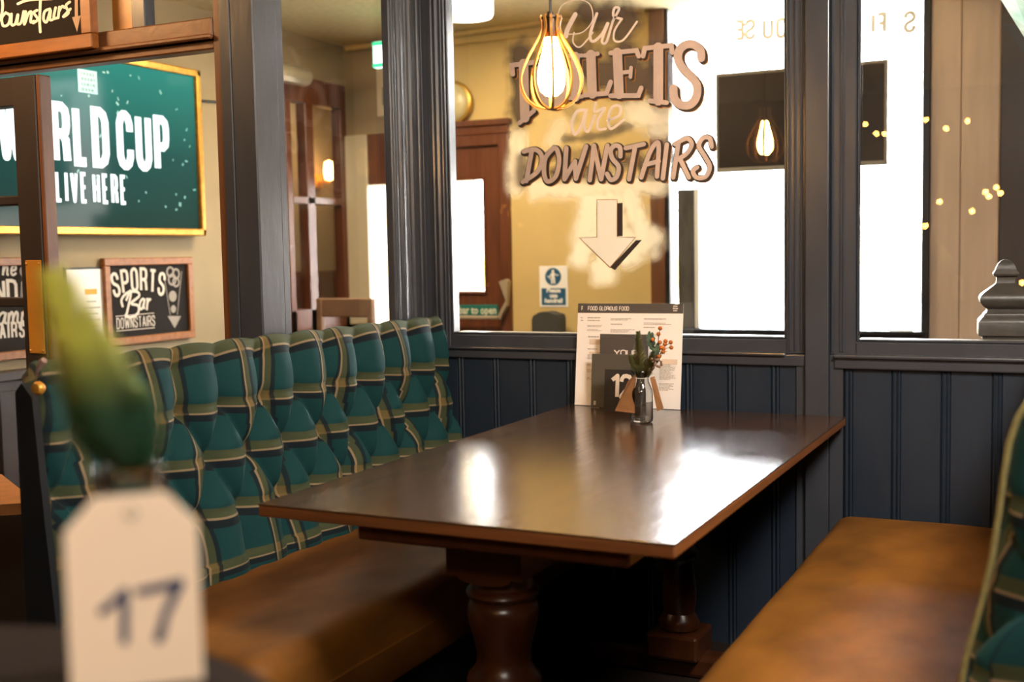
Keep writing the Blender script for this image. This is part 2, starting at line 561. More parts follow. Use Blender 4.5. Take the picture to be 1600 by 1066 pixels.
def window(name, x0, x1, z0, z1, fl, fr, lip):
    r = struct(empty(name, (x0, 0, z0)))
    bm = bmesh.new()
    bx(bm, x0 - fl, x0, 0, .07, .93, CZ, .003)
    bx(bm, x1, x1 + fr, 0, .07, .93, CZ, .003)
    bx(bm, x0, x1, .0, .07, .93, z0, .003)
    bx(bm, x0, x1, .0, .07, z1, CZ, .003)
    part(r, bm, 'window_frame', NAVY)
    bm = bmesh.new()   # beads around the glass
    for a in (x0, x1 - .008):
        bx(bm, a, a + .008, .008, .03, z0, z1, .003)
    bx(bm, x0 + .008, x1 - .008, .008, .03, z0, z0 + .008, .003)
    part(r, bm, 'glazing_bead', NAVY)
    part(r, box(x0, x1, .034, .039, z0, z1), 'pane', GLASS)
    part(r, box(x0 + .001, x1 - .001, .041, .1, z0, z0 + .006), 'window_sill', mat('worn_pale_sill', '#9c9a90', .4, var=.3, vscale=(30, 30, 30)))
    return r

win1 = window('window_1', -.265, .904, .974, 2.38, .09, .062, 0)
win2 = window('window_2', 1.11, 2.3, .97, 2.38, .075, .1, 0)
bm = bmesh.new()
for xx in (.915, .932, .95):
    tube(bm, [(xx, 0, .94), (xx, 0, CZ)], .0045, 6)
for xx in (1.042, 1.066, 1.074):
    tube(bm, [(xx, 0, .94), (xx, 0, CZ)], .004, 6)
part(wb, bm, 'post_moulding', NAVY, smooth=True)

# --- glazed partition behind the banquette (runs towards the camera)
wp = struct(empty('wall_side', (XP, -.5, 0)))
part(wp, box(XP - .05, XP, YC, 0, 0, 1.0), 'dado_panel', NAVYD)
part(wp, box(XP - .05, XP + .008, -.80, -.30, .985, 1.02, .004), 'sill_rail', NAVY)
bm = bmesh.new()
bx(bm, XP - .025, XP + .004, -.242, .0, 0, CZ, .003)
part(wp, bm, 'corner_post', NAVY)
bm = bmesh.new()
for yy, r_ in ((-.236, .006), (-.222, .008), (-.212, .005), (-.185, .013), (-.155, .005), (-.14, .009), (-.112, .014), (-.085, .005), (-.06, .01), (-.034, .006)):
    tube(bm, [(XP + .000, yy, .9), (XP + .000, yy, CZ)], r_, 8)
part(wp, bm, 'reeded_moulding', NAVY, smooth=True)
bm = bmesh.new()
for xx, r_ in ((-.318, .008), (-.3, .012), (-.281, .006)):
    tube(bm, [(xx, .004, .934), (xx, .004, CZ)], r_, 8)
part(wb, bm, 'reeded_moulding', NAVY, smooth=True)
bm = bmesh.new()
bx(bm, XP - .07, XP + .010, YC, -.845, 0, CZ, .004)
part(wp, bm, 'corner_post', NAVY)
part(wp, box(XP - .05, XP + .006, -.845, -.812, .9, CZ, .003), 'post_strip', NAVY)
part(wp, box(XP - .025, XP - .02, -.812, -.242, 1.02, CZ), 'pane', GLASS)

# --- cross wall with header, transom lights and a glazed door
wc = struct(empty('wall_cross', (-1.1, YC, 0)))
part(wc, box(-.448, XP - .07, YC, YC + .06, 0, CZ, .003), 'jamb_post', NAVY)
part(wc, box(-.472, -.44, YC + .004, YC + .06, 0, CZ, .003), 'jamb_strip', TRIMW)
bm = bmesh.new()
bx(bm, -2.4, -.472, YC, YC + .06, 1.862, 1.922, .004)
bx(bm, -2.4, -.472, YC - .012, YC + .05, 1.862, 1.876, .004)
bx(bm, -2.4, -.472, YC + .01, YC + .06, 1.836, 1.86, .004)
part(wc, bm, 'header', mat('lamplit_navy_header', '#7a4f2c', .38, var=.15, vscale=(20, 20, 20), bump=.2))  # base colour mixes orange lamplight into the header's navy paint
bm = bmesh.new()
for xx in (-.745, -1.0, -1.4):
    bx(bm, xx - .026, xx + .026, YC + .006, YC + .05, 1.92, CZ, .003)
part(wc, bm, 'mullion', NAVY)
part(wc, box(-.72, -.472, YC + .03, YC + .035, 1.92, CZ), 'pane', GLASS)
part(wc, box(-.865, -.771, YC + .03, YC + .035, 1.92, CZ), 'pane', AMBER)
part(wc, box(-.974, -.865, YC + .03, YC + .035, 1.92, CZ), 'pane', GLASS)
part(wc, box(-4.1, -1.9, YC, YC + .06, 0, CZ), 'plain_wall', NAVYD)

dr = struct(empty('door_1', (-1.9, YC, 0)), 'navy glazed door with brass finger plate')
bm = bmesh.new()
bx(bm, -1.262, -1.165, YC + .0, YC + .055, .02, 1.822, .003)
bx(bm, -1.9, -1.80, YC + .0, YC + .055, .02, 1.822, .003)
bx(bm, -1.80, -1.262, YC + .004, YC + .05, 1.735, 1.822, .002)
bx(bm, -1.80, -1.262, YC + .004, YC + .05, .02, .472, .002)
part(dr, bm, 'door_frame', mat('dark_door_paint', '#332c2a', .4, var=.1))
for z in (1.43, 1.112):
    part(dr, box(-1.80, -1.262, YC + .006, YC + .045, z, z + .03, .004), 'glazing_bar', mat('dark_door_paint', '#332c2a', .4))
part(dr, box(-1.165, -1.148, YC + .004, YC + .05, .02, 1.822, .003), 'door_edge', TRIMW)
for z0, z1 in ((.472, 1.112), (1.142, 1.43), (1.46, 1.735)):
    part(dr, box(-1.80, -1.262, YC + .026, YC + .031, z0, z1), 'pane', GLASS)
fp = part(dr, box(-1.238, -1.172, YC - .004, YC + .001, .968, 1.258, .0015), 'finger_plate', BRASS)
fp['label'] = 'brass finger plate'
bm = bmesh.new()
for xx in (-1.232, -1.178):
    for z in (.978, 1.248):
        bmesh.ops.create_icosphere(bm, subdivisions=1, radius=.004, matrix=Matrix.Translation((xx, YC - .005, z)))
part(dr, bm, 'screw', BRASS, parent=fp)

# --- lobby walls beyond the glass
wl = struct(empty('wall_lobby_side', (XL, 0, 0)))
part(wl, box(XL - .08, XL, YC, 1.62, .80, CZ), 'plaster', CREAMW)
part(wl, box(XL - .08, XL + .02, YC, 1.62, 0, .78), 'dado_panel', mat('dark_brown_panelling', '#33241b', .45, var=.15))
part(wl, box(XL - .08, XL + .06, YC, 1.62, .78, .82, .005), 'dado_rail', mat('dark_brown_panelling', '#33241b', .45))
bw0 = None
for k in range(14):
    if bw0 is None:
        bw0 = part(wl, box(XL + .02, XL + .03, -.6, -.475, .02, .74, .004), 'board', mat('dark_brown_panelling', '#33241b', .45)).data
    else:
        link('board', bw0, wl, (0, k * .14, 0))

def on_left(u, v): return at(u, v, 'x', XL)
# glazed timber screen with panes at the end of that wall
ws = struct(empty('window_3', (XL, 1.9, 0)))
def scr(y0, y1, z0, z1, nm='screen_frame', m=DOORW, d=.05):
    return part(ws, box(XL - d, XL + .015, y0, y1, z0, z1, .004), nm, m)
ya, yb = 1.62, YF
scr(ya, yb, 2.10, 2.24, 'header')
scr(ya, ya + .05, 0, 2.10)
scr(1.80, 1.875, 0, 2.10)
scr(yb - .06, yb, 0, 2.10)
scr(ya + .05, yb - .06, 1.545, 1.585, 'transom')
scr(ya, yb, .80, .96, 'sill_rail')
scr(ya, yb, .0, .80, 'dado_panel')
part(ws, box(XL - .08, XL, ya, yb, 2.24, CZ), 'plaster', CREAMW)
for (y0, y1) in ((ya + .05, 1.80), (1.875, yb - .06)):
    for z0, z1 in ((.96, 1.545), (1.585, 2.10)):
        part(ws, box(XL - .03, XL - .025, y0, y1, z0, z1), 'pane', GLASS)

wf = struct(empty('wall_lobby_far', (0, YF, 0)))
dx0, dx1 = -1.62, -1.083      # door
part(wf, box(-1.84, dx0, YF, YF + .08, 0, CZ), 'plaster', CREAMW)
part(wf, box(dx0, dx1, YF, YF + .08, 1.975, CZ), 'plaster', YELLOW)
part(wf, box(dx1, -.285, YF - .02, YF + .08, 0, CZ), 'plaster', YELLOW)
part(wf, box(-.285, -.205, YF - .03, YF + .06, 0, CZ, .004), 'window_post', TRIMW)
part(wf, box(-.205, -.185, YF - .02, YF + .06, 0, CZ, .002), 'post_strip', BLACK)
part(wf, box(-.185, 1.06, YF, YF + .08, 0, .83), 'dado_panel', NAVYD)
part(wf, box(-.185, 1.06, YF - .04, YF + .08, .83, .85, .003), 'window_sill', BLACK)
part(wf, box(1.04, 1.075, YF - .02, YF + .06, 0, CZ, .003), 'window_post', BLACK)
part(wf, box(-2.25, -1.84, YF, YF + .08, 1.95, CZ), 'plaster', CREAMW)
part(wf, box(-2.01, -1.84, YF - .01, YF + .07, 1.66, 1.95, .004), 'window_head', DOORW)
part(wf, box(-2.25, -1.84, YF, YF + .08, 0, .85), 'dado_panel', DOORW)
part(wf, box(-2.16, -2.01, YF - .02, YF + .05, .85, 1.95, .004), 'window_post', mat('pale_painted_post', '#c9bd9f', .6))
part(wf, box(-1.865, -1.84, YF - .02, YF + .05, .85, 1.66, .004), 'window_post', DOORW)
part(wf, box(-2.01, -1.865, YF + .02, YF + .025, .85, 1.66), 'pane', GLASS)
part(wf, box(dx1 - .004, dx1 + .002, YF - .022, YF, 0, CZ), 'corner_bead', mat('pale_yellow_bead', '#d9bd74', .7))
bm = bmesh.new()
tube(bm, [(-2.1, YF - .06, 2.44), (-.3, YF - .06, 2.50 - .03)], .016, 8)
part(wf, bm, 'cornice_pipe', YELLOW, smooth=True)
part(wf, box(-1.93, -.3, YF - .03, YF, 2.40, CZ, .01, 2), 'cornice', YELLOW)

# brown boarding beyond the right of the window
wbd = struct(empty('wall_boarded', (1.3, YF, 0)))
BROWNB = mat('taupe_boarding', '#e0c3a8', .6, var=.08, vscale=(20, 20, 2), bump=.15)
for i, (a, b) in enumerate(((1.075, 1.205), (1.208, 1.375))):
    part(wbd, box(a, b, YF, YF + .04, 0, CZ, .004), 'board', BROWNB)
part(wbd, box(1.07, 1.4, YF + .03, YF + .08, 0, CZ), 'backing', BLACK)
part(wbd, box(1.375, 3.2, YF - .05, YF + .04, 0, CZ, .004), 'dark_return', mat('dark_brown_paint', '#3d322c', .45))

# outer street window glass with the mirrored painted letters
w4 = struct(empty('window_4', (.4, YF + .05, .85)))
part(w4, box(-.185, 1.04, YF + .045, YF + .05, .85, CZ), 'pane', GLASS)
bm = bmesh.new()
bx(bm, -.155, -.06, YF + .02, YF + .07, .85, 1.56, .004)
part(w4, bm, 'dark_post', mat('weathered_dark_mullion', '#4a4640', .5, var=.4, vscale=(20, 20, 6)))
part(w4, box(-.06, -.036, YF + .0, YF + .07, .85, 1.56, .003), 'white_mullion', WHITE)
for nm, px in (('S', 1408), ('F', 1362), ('I', 1344), ('O', 1207), ('U', 1186), ('S', 1158), ('E', 1140)):
    o = at(px, 52 - (px - 1140) * .045 + 10, 'y', YF + .044)
    wpx = at(px + 20, 50, 'y', YF + .044).x - at(px, 50, 'y', YF + .044).x
    bm = bmesh.new()
    # mirrored: the right-hand edge is the letter's start
    mp = plane_map((o.x + wpx, o.y, o.z), (-1, 0, 0), (0, 0, 1))
    write(bm, nm, 0, 0, .085, .021, mp, sx=.9)
    part(w4, bm, 'lettering', mat('faded_sign_paint', '#efe8da', .7))
# black-backed screen hung inside the street window
t = thing('hanging_board', 'black framed board hung in the bright street window behind the glazing', 'board', (.49, YF - .06, 1.64))
part(t, box(.09, .885, YF - .085, YF - .05, 1.64, 2.105, .01, 2), 'backing', mat('dark_brown_board', '#241c16', .35))
bm = bmesh.new()
for a, b, c, d in ((.08, .895, 1.63, 1.65), (.08, .895, 2.095, 2.112), (.08, .095, 1.64, 2.1), (.88, .895, 1.64, 2.1)):
    bx(bm, a, b, YF - .09, YF - .045, c, d, .003)
part(t, bm, 'frame', mat('pale_board_edge', '#8d8374', .5))

# the street outside
struct(part(None, box(-8, 8, 3.0, 14, -.2, -.05), 'ground', mat('pale_paving', '#b9b2a6', .8, var=.1)))
bld = thing('street_building', 'pale building with a yellow fascia across the street, through the door glass', 'building', (-4, 12, 0))
part(bld, box(-9, 3, 12, 13, -.1, 1.6), 'wall', mat('pale_render', '#e6dcc8', .8))
part(bld, box(-7.0, -3.2, 11.9, 12.0, .75, 1.15), 'fascia', mat('yellow_fascia', '#d8b347', .7))
bm = bmesh.new()
for k in range(8):
    bx(bm, -6.6 + k * .42, -6.45 + k * .42, 11.93, 12.0, -.05, .65, .01)
part(bld, bm, 'bollard_rail', mat('grey_rail', '#8a8a88', .7))['kind'] = 'stuff'

# ---- lobby door with push bar
d2 = struct(empty('door_2', (dx1, YF, 0)), 'brown wooden door with glazed panel and push bar')
bm = bmesh.new()
bx(bm, dx1 - .065, dx1, YF - .045, YF + .06, 0, 1.975, .004)
bx(bm, dx0, dx0 + .05, YF - .045, YF + .06, 0, 1.975, .004)
bx(bm, dx0 + .05, dx1 - .065, YF - .045, YF + .06, 1.84, 1.975, .004)
bx(bm, dx0, dx1 + .015, YF - .06, YF + .02, 1.945, 1.98, .006)
bx(bm, dx0, dx1 + .01, YF - .052, YF + .02, 1.90, 1.915, .004)
part(d2, bm, 'door_frame', DOORW)
wx0, wx1 = at(690, 300, 'y', YF).x - .1, at(757, 300, 'y', YF).x
wz0, wz1 = 1.043, 1.658
lx0, lx1 = dx0 + .05, dx1 - .065
bm = bmesh.new()
bx(bm, lx0, wx0, YF - .02, YF + .03, .02, 1.84, .003)
bx(bm, wx1, lx1, YF - .02, YF + .03, .02, 1.84, .003)
bx(bm, wx0, wx1, YF - .02, YF + .03, wz1, 1.84, .003)
bx(bm, wx0, wx1, YF - .02, YF + .03, .02, wz0, .003)
part(d2, bm, 'door_leaf', DOORW)
bm = bmesh.new()
for a, b, c, d in ((wx1, wx1 + .018, wz0 - .02, wz1 + .02), (wx0, wx1, wz1, wz1 + .02), (wx0, wx1, wz0 - .02, wz0)):
    bx(bm, a, b, YF - .03, YF, c, d, .005)
part(d2, bm, 'glazing_bead', DOORW)
part(d2, box(wx0, wx1, YF + .0, YF + .005, wz0, wz1), 'pane', GLASS)
p1, p2 = at(690, 484, 'y', YF - .03), at(779, 484, 'y', YF - .03)
pl = part(d2, box(p1.x - .05, p2.x - .005, YF - .03, YF - .021, p1.z - .03, p1.z + .028, .002), 'push_label', mat('teal_label', '#14675a', .5))
font_text('Push bar to open', (p2.x - .012, YF - .0315, p1.z - .022), (1, 0, 0), (0, 0, 1), .062, mat('cream_print', '#e6d9bd', .6), 'lettering', pl, d2, sx=.8, bold=.001, align='RIGHT')
bm = bmesh.new()
bx(bm, p1.x - .05, p2.x + .04, YF - .085, YF - .06, p1.z - .05, p1.z - .03, .006, 2)
prism(bm, [at(775, 498, 'y', YF - .085), at(790, 470, 'y', YF - .085), at(779, 440, 'y', YF - .085), at(790, 436, 'y', YF - .085), at(793, 440, 'y', YF - .085), at(791, 478, 'y', YF - .085), at(780, 498, 'y', YF - .085)], (0, .05, 0))
part(d2, bm, 'push_bar', mat('worn_steel', '#b8a78c', .35, metal=.5))

# ================================================================== BANQUETTES
def tartan():
    m = bpy.data.materials.new('green_tartan_wool')
    m.use_nodes = True
    n, l = m.node_tree.nodes, m.node_tree.links
    b = n['Principled BSDF']
    b.inputs['Roughness'].default_value = .85
    b.inputs['Specular IOR Level'].default_value = .25
    b.inputs['Sheen Weight'].default_value = .08
    b.inputs['Sheen Roughness'].default_value = .5
    b.inputs['Sheen Tint'].default_value = lin('#7fae9d')
    uv = n.new('ShaderNodeUVMap')
    uv.uv_map = 'weave'
    sp = n.new('ShaderNodeSeparateXYZ')
    l.new(uv.outputs[0], sp.inputs[0])
    def math_(op, a, b_=None, c=None):
        x = n.new('ShaderNodeMath')
        x.operation = op
        for i, q in enumerate((a, b_, c)):
            if q is None:
                continue
            if isinstance(q, (int, float)):
                x.inputs[i].default_value = q
            else:
                l.new(q, x.inputs[i])
        return x.outputs[0]
    def band(coord, period, centre, half):
        """1 inside |coord - centre| < half, wrapped over the period, with a soft edge."""
        f = math_('SUBTRACT', coord, centre)
        f = math_('DIVIDE', f, period)
        f = math_('FRACT', math_('ADD', f, 100.5))
        f = math_('MULTIPLY', math_('ABSOLUTE', math_('SUBTRACT', f, .5)), period)
        mr = n.new('ShaderNodeMapRange')
        mr.interpolation_type = 'SMOOTHSTEP'
        mr.inputs['From Min'].default_value = half + .0012
        mr.inputs['From Max'].default_value = max(0, half - .0012)
        l.new(f, mr.inputs['Value'])
        return mr.outputs[0]
    def over(base, fac, col, k=1.0):
        x = n.new('ShaderNodeMix')
        x.data_type = 'RGBA'
        l.new(math_('MULTIPLY', fac, k), x.inputs[0])
        if hasattr(base, 'is_output'):
            l.new(base, x.inputs[6])
        else:
            x.inputs[6].default_value = base
        x.inputs[7].default_value = lin(col)
        return x.outputs[2]
    U, V = sp.outputs[0], sp.outputs[1]
    teal, navy, olive, cream, rust = lin('#0f3f41'), '#10171f', '#4a4e30', '#978366', '#97743f'
    c = teal
    # along the seat (horizontal stripes): V is in metres with a stripe at every tuft row
    c = over(c, band(V, .13, -.020, .011), navy, .9)
    c = over(c, band(V, .13, .002, .0135), olive, .85)
    c = over(c, band(V, .13, -.0095, .0026), cream, .9)
    for cen in (-.122, -.012):
        c = over(c, band(U, .335, cen + .0135, .006), navy, .8)
        c = over(c, band(U, .335, cen - .0125, .005), navy, .8)
        c = over(c, band(U, .335, cen, .0095), olive, .8)
        c = over(c, band(U, .335, cen - .0075, .0022), cream, .9)
    x1 = math_('MULTIPLY', band(V, .13, 0, .014), math_('MAXIMUM', band(U, .335, -.122, .011), band(U, .335, -.012, .011)))
    c = over(c, x1, rust, .35)
    tc_ = n.new('ShaderNodeTexCoord')
    nz = n.new('ShaderNodeTexNoise')
    nz.inputs['Scale'].default_value = 420
    nz.inputs['Detail'].default_value = 2
    l.new(tc_.outputs['Object'], nz.inputs[0])
    mm = n.new('ShaderNodeMix')
    mm.data_type = 'RGBA'
    mm.blend_type = 'MULTIPLY'
    mm.inputs[0].default_value = .35
    l.new(c, mm.inputs[6])
    l.new(nz.outputs[0], mm.inputs[7])
    l.new(mm.outputs[2], b.inputs['Base Color'])
    bp = n.new('ShaderNodeBump')
    bp.inputs['Strength'].default_value = .15
    bp.inputs['Distance'].default_value = .002
    l.new(nz.outputs[0], bp.inputs['Height'])
    l.new(bp.outputs[0], b.inputs['Normal'])
    return m
TARTAN = tartan()

PROF = [(-.150, .40), (-.165, .46), (-.180, .56), (-.192, .645), (-.212, .73), (-.226, .80), (-.235, .87), (-.240, .92), (-.247, .97), (-.257, 1.005), (-.272, 1.033), (-.290, 1.046), (-.299, 1.044), (-.304, 1.036)]
# rows of tufts by height, matched to stripes .13 apart in the cloth
ROWZ = [.395, .49, .628, .762, .885, 1.022, 1.16]
def vphase(z):
    for i in range(len(ROWZ) - 1):
        if z <= ROWZ[i + 1]:
            return .13 * (i + (z - ROWZ[i]) / (ROWZ[i + 1] - ROWZ[i]))
    return .13 * (len(ROWZ) - 1)

P0 = .158
Y1 = -.257          # a row-one tuft
def cushion_mesh(y0, y1, mirror=None):
    """Deep-buttoned back: channels above the first row and below the third, diamonds between."""
    pf = []
    for i in range(len(PROF) - 1):
        (xa, za), (xb, zb) = PROF[i], PROF[i + 1]
        m = max(2, int(math.hypot(xb - xa, zb - za) / .0055))
        for k in range(m):
            pf.append((xa + (xb - xa) * k / m, za + (zb - za) * k / m))
    pf.append(PROF[-1])
    # soften the polyline
    for _ in range(6):
        pf = [pf[0]] + [((pf[i - 1][0] + 2 * pf[i][0] + pf[i + 1][0]) / 4, (pf[i - 1][1] + 2 * pf[i][1] + pf[i + 1][1]) / 4) for i in range(1, len(pf) - 1)] + [pf[-1]]
    ny = int((y1 - y0) / .0055)
    r1, r2, r3 = .885, .762, .628
    def segd(p, a, b):
        ab = (b[0] - a[0], b[1] - a[1])
        t = max(0, min(1, ((p[0] - a[0]) * ab[0] + (p[1] - a[1]) * ab[1]) / (ab[0] ** 2 + ab[1] ** 2)))
        return math.hypot(p[0] - a[0] - ab[0] * t, p[1] - a[1] - ab[1] * t)
    bm = bmesh.new()
    uvl = bm.loops.layers.uv.new('weave')
    grid, uvs = [], {}
    for j in range(ny + 1):
        y = y0 + (y1 - y0) * j / ny
        col = []
        q = (y - Y1) / P0
        near = [Y1 + P0 * (math.floor(q) + k) for k in (-1, 0, 1, 2)]
        nearh = [Y1 + P0 * (math.floor(q - .5) + .5 + k) for k in (-1, 0, 1, 2)]
        for i, (x, z) in enumerate(pf):
            a = pf[max(0, i - 1)]
            b = pf[min(len(pf) - 1, i + 1)]
            tx, tz = b[0] - a[0], b[1] - a[1]
            tl = math.hypot(tx, tz)
            nx, nz = tz / tl, -tx / tl          # outward (towards +x)
            p = (y, z)
            dc = 9
            if z >= r1:
                dc = min(abs(y - k) for k in near)
            elif z >= r2:
                for k in near:
                    for h in nearh:
                        if abs(abs(k - h) - P0 / 2) < 1e-3:
                            dc = min(dc, segd(p, (k, r1), (h, r2)))
            elif z >= r3:
                for k in near:
                    for h in nearh:
                        if abs(abs(k - h) - P0 / 2) < 1e-3:
                            dc = min(dc, segd(p, (k, r3), (h, r2)))
            else:
                dc = min(abs(y - k) for k in near)
            db = min([math.hypot(y - k, z - r1) for k in near] + [math.hypot(y - k, z - r2) for k in nearh] + [math.hypot(y - k, z - r3) for k in near])
            half = P0 / 2 if (z > r1 or z < r3) else .062
            s = min(1, dc / half)
            pill = 1 - (1 - s) ** 2.2
            depth = .042 * (1 - pill)
            # creases across each row between tufts, and deep dimples at the tufts
            dep2 = .020 * math.exp(-(db / .026) ** 2)
            for rz in (r1, r2, r3):
                depth += .006 * math.exp(-((z - rz) / .012) ** 2)
            top = max(0, min(1, (1.05 - z) / .07))
            if z > 1.0:
                depth *= max(.18, (1.046 - z) / .046)
            if z < .5:
                depth *= .75
            depth += dep2 * (1 if z < 1.0 else 0)
            # ends roll away
            e = min(y - y0, y1 - y)
            depth += .03 * max(0, 1 - e / .03) ** 2
            X, Z = x - nx * depth, z - nz * depth
            v = bm.verts.new((X if mirror is None else mirror - X, y, Z))
            # the cloth is drawn towards the tufts, so the stripes bend with it
            wob = .010 * math.sin(2 * PI * q + (PI if r2 - .06 < z < r2 + .06 else 0)) * math.exp(-(db / .07) ** 2)
            sag = .010 * (1 - pill) if z < r1 else .004 * pill
            zz = z + (.012 * pill if any(abs(z - rz) < .05 for rz in (r1, r2, r3)) else 0)
            uvs[v] = (y + wob + .006 * math.sin(z * 21 + y * 5), vphase(zz - .004))
            col.append(v)
        grid.append(col)
    for a, b in zip(grid, grid[1:]):
        for i in range(len(pf) - 1):
            f = bm.faces.new((a[i], b[i], b[i + 1], a[i + 1]))
            for lp in f.loops:
                lp[uvl].uv = uvs[lp.vert]
    # closed back
    bx0 = -.298
    fb = []
    for col in (grid[0], grid[-1]):
        tp, bt = col[-1], col[0]
        xx = bx0 if mirror is None else mirror - bx0
        fb.append([bm.verts.new((xx, tp.co.y, tp.co.z)), bm.verts.new((xx, bt.co.y, bt.co.z))])
    bm.faces.new((fb[0][0], fb[0][1], fb[1][1], fb[1][0]))
    for col, (t_, b_2) in zip((grid[0], grid[-1]), fb):      # the cloth wraps round the ends
        xx = t_.co.x
        for i in range(len(col) - 1):
            q = [bm.verts.new((xx, col[k].co.y, col[k].co.z)) for k in (i, i + 1)]
            f = bm.faces.new((col[i], col[i + 1], q[1], q[0]))
            for lp in f.loops:
                lp[uvl].uv = (lp.vert.co.y + (lp.vert.co.x - col[i].co.x) * (1 if mirror is None else -1) - .06, vphase(lp.vert.co.z))
    return bm

def seat_profile(x0, x1, zt, zb, r):
    """Closed (x, z) outline with a bullnose at x1."""
    s = 1 if x1 > x0 else -1
    pts = [(x0, zb), (x0, zt - .012), (x0 + s * .012, zt)]
    for k in range(9):
        a = PI / 2 * (1 - k / 8)
        pts.append((x1 - s * r + s * r * math.cos(a), zt - r + r * math.sin(a)))
    pts += [(x1 + s * .006, zt - r - .05), (x1 + s * .01, (zt + zb) / 2), (x1, zb + .015), (x1 - s * .015, zb)]
    return pts

def seat_mesh(x0, x1, y0, y1, zt, zb, r, crown=.012, wallround=0):
    s = 1 if x1 > x0 else -1
    pr = seat_profile(x0, x1, zt, zb, r)
    # more points across the top so that the crown and the creases show
    out = []
    for i, p in enumerate(pr):
        out.append(p)
        if i == 2:
            q = pr[3]
            for k in range(1, 16):
                out.append((p[0] + (q[0] - p[0]) * k / 16, zt))
    bm = bmesh.new()
    n = 70
    rings = []
    for j in range(n + 1):
        y = y0 + (y1 - y0) * j / n
        e0, e1 = y - y0, y1 - y
        ring = []
        for (x, z) in out:
            t = (x - x0) / (x1 - x0)
            zz = z
            xx = x
            if z > zt - .03:
                zz += crown * math.sin(PI * max(0, min(1, t))) * min(1, e0 / .1, e1 / .1)
                zz += .0022 * math.sin(9 * y + 7 * x) * math.sin(13 * x - 4 * y)
            for e, rr_ in ((e0, .05), (e1, wallround or .03)):
                if e < rr_:
                    k = 1 - math.sqrt(max(0, 1 - (1 - e / rr_) ** 2))
                    if t > .5:
                        xx -= s * k * rr_ * 1.0
                    if z > (zt + zb) / 2:
                        zz -= k * min(rr_, .03)
            ring.append(bm.verts.new((xx, y, zz)))
        rings.append(ring)
    m = len(out)
    for a, b in zip(rings, rings[1:]):
        for i in range(m):
            bm.faces.new((a[i], a[(i + 1) % m], b[(i + 1) % m], b[i]))
    bm.faces.new(rings[0][::-1])
    bm.faces.new(rings[-1])
    return bm

def piping(y, mirror=None):
    bm = bmesh.new()
    pts = [((x if mirror is None else mirror - x), y, z) for x, z in PROF[1:]]
    pts = [Vector(p) for p in pts]
    sm = []
    for i in range(len(pts) - 1):
        for k in range(3):
            sm.append(pts[i].lerp(pts[i + 1], k / 3))
    sm.append(pts[-1])
    tube(bm, sm, .0045, 8)
    return bm
PIPE = mat('olive_piping', '#8d8352', .8, var=.15, vscale=(80, 80, 80))

bq = thing('banquette', 'green tartan deep-buttoned banquette with tan leather seat, along the glazed side partition', 'banquette', (.05, -.9, 0))
part(bq, cushion_mesh(-1.8, -.028), 'back_cushion', TARTAN, smooth=True, ang=70)
part(bq, seat_mesh(-.19, .29, -1.8, -.028, .46, .255, .05), 'seat', LEATHER, smooth=True, ang=50)
part(bq, box(-.32, .20, -1.79, -.028, 0, .255, .004), 'plinth', BLACK)
part(bq, box(-.3045, -.299, -1.79, -.03, .3, 1.0), 'back_board', NAVYD)
bm = bmesh.new()
prism(bm, [(-.305, -1.815, .25), (-.20, -1.815, .25), (-.215, -1.815, .46), (-.236, -1.815, .70), (-.256, -1.815, .97), (-.285, -1.815, 1.0), (-.305, -1.815, .98)], (0, .018, 0))
part(bq, bm, 'end_board', mat('near_black_navy', '#191d22', .5))
bm = bmesh.new()
lathe(bm, [(.0, -.012), (.010, -.010), (.0145, -.003), (.0145, .003), (.011, .008), (.0, .010)], (0, 0, 0), 20)
bmesh.ops.rotate(bm, verts=bm.verts, matrix=Matrix.Rotation(PI / 2, 3, 'X'))
bmesh.ops.translate(bm, verts=bm.verts, vec=at(60, 607, 'y', -1.824))
part(bq, bm, 'knob', BRASS, smooth=True)
bm = bmesh.new()
a, b_ = at(66, 566, 'y', -1.822), at(56, 586, 'y', -1.822)
tube(bm, [a + Vector((.006, 0, .004)), a, a.lerp(b_, .5) + Vector((.002, -.004, 0)), b_], [.007, .008, .005, .003], 8)
part(bq, bm, 'hook', mat('pinkish_worn_metal', '#a98f86', .4, metal=.3), smooth=True)

RM = 1.371
bq2 = thing('banquette', 'green tartan banquette with a wide tan leather seat, only its padded edge in view', 'banquette', (1.3, -.9, 0))
part(bq2, cushion_mesh(-1.75, -.03, RM), 'back_cushion', TARTAN, smooth=True, ang=70)
part(bq2, piping(-1.752, RM), 'piping', PIPE, smooth=True)
part(bq2, seat_mesh(1.56, 1.066, -2.2, -.03, .46, .26, .045, wallround=.07), 'seat', LEATHER, smooth=True, ang=50)
part(bq2, box(1.13, 1.69, -1.74, -.03, 0, .26, .004), 'plinth', NAVYD)
part(bq2, box(RM + .299, RM + .3045, -1.74, -.03, .3, 1.0), 'back_board', NAVYD)

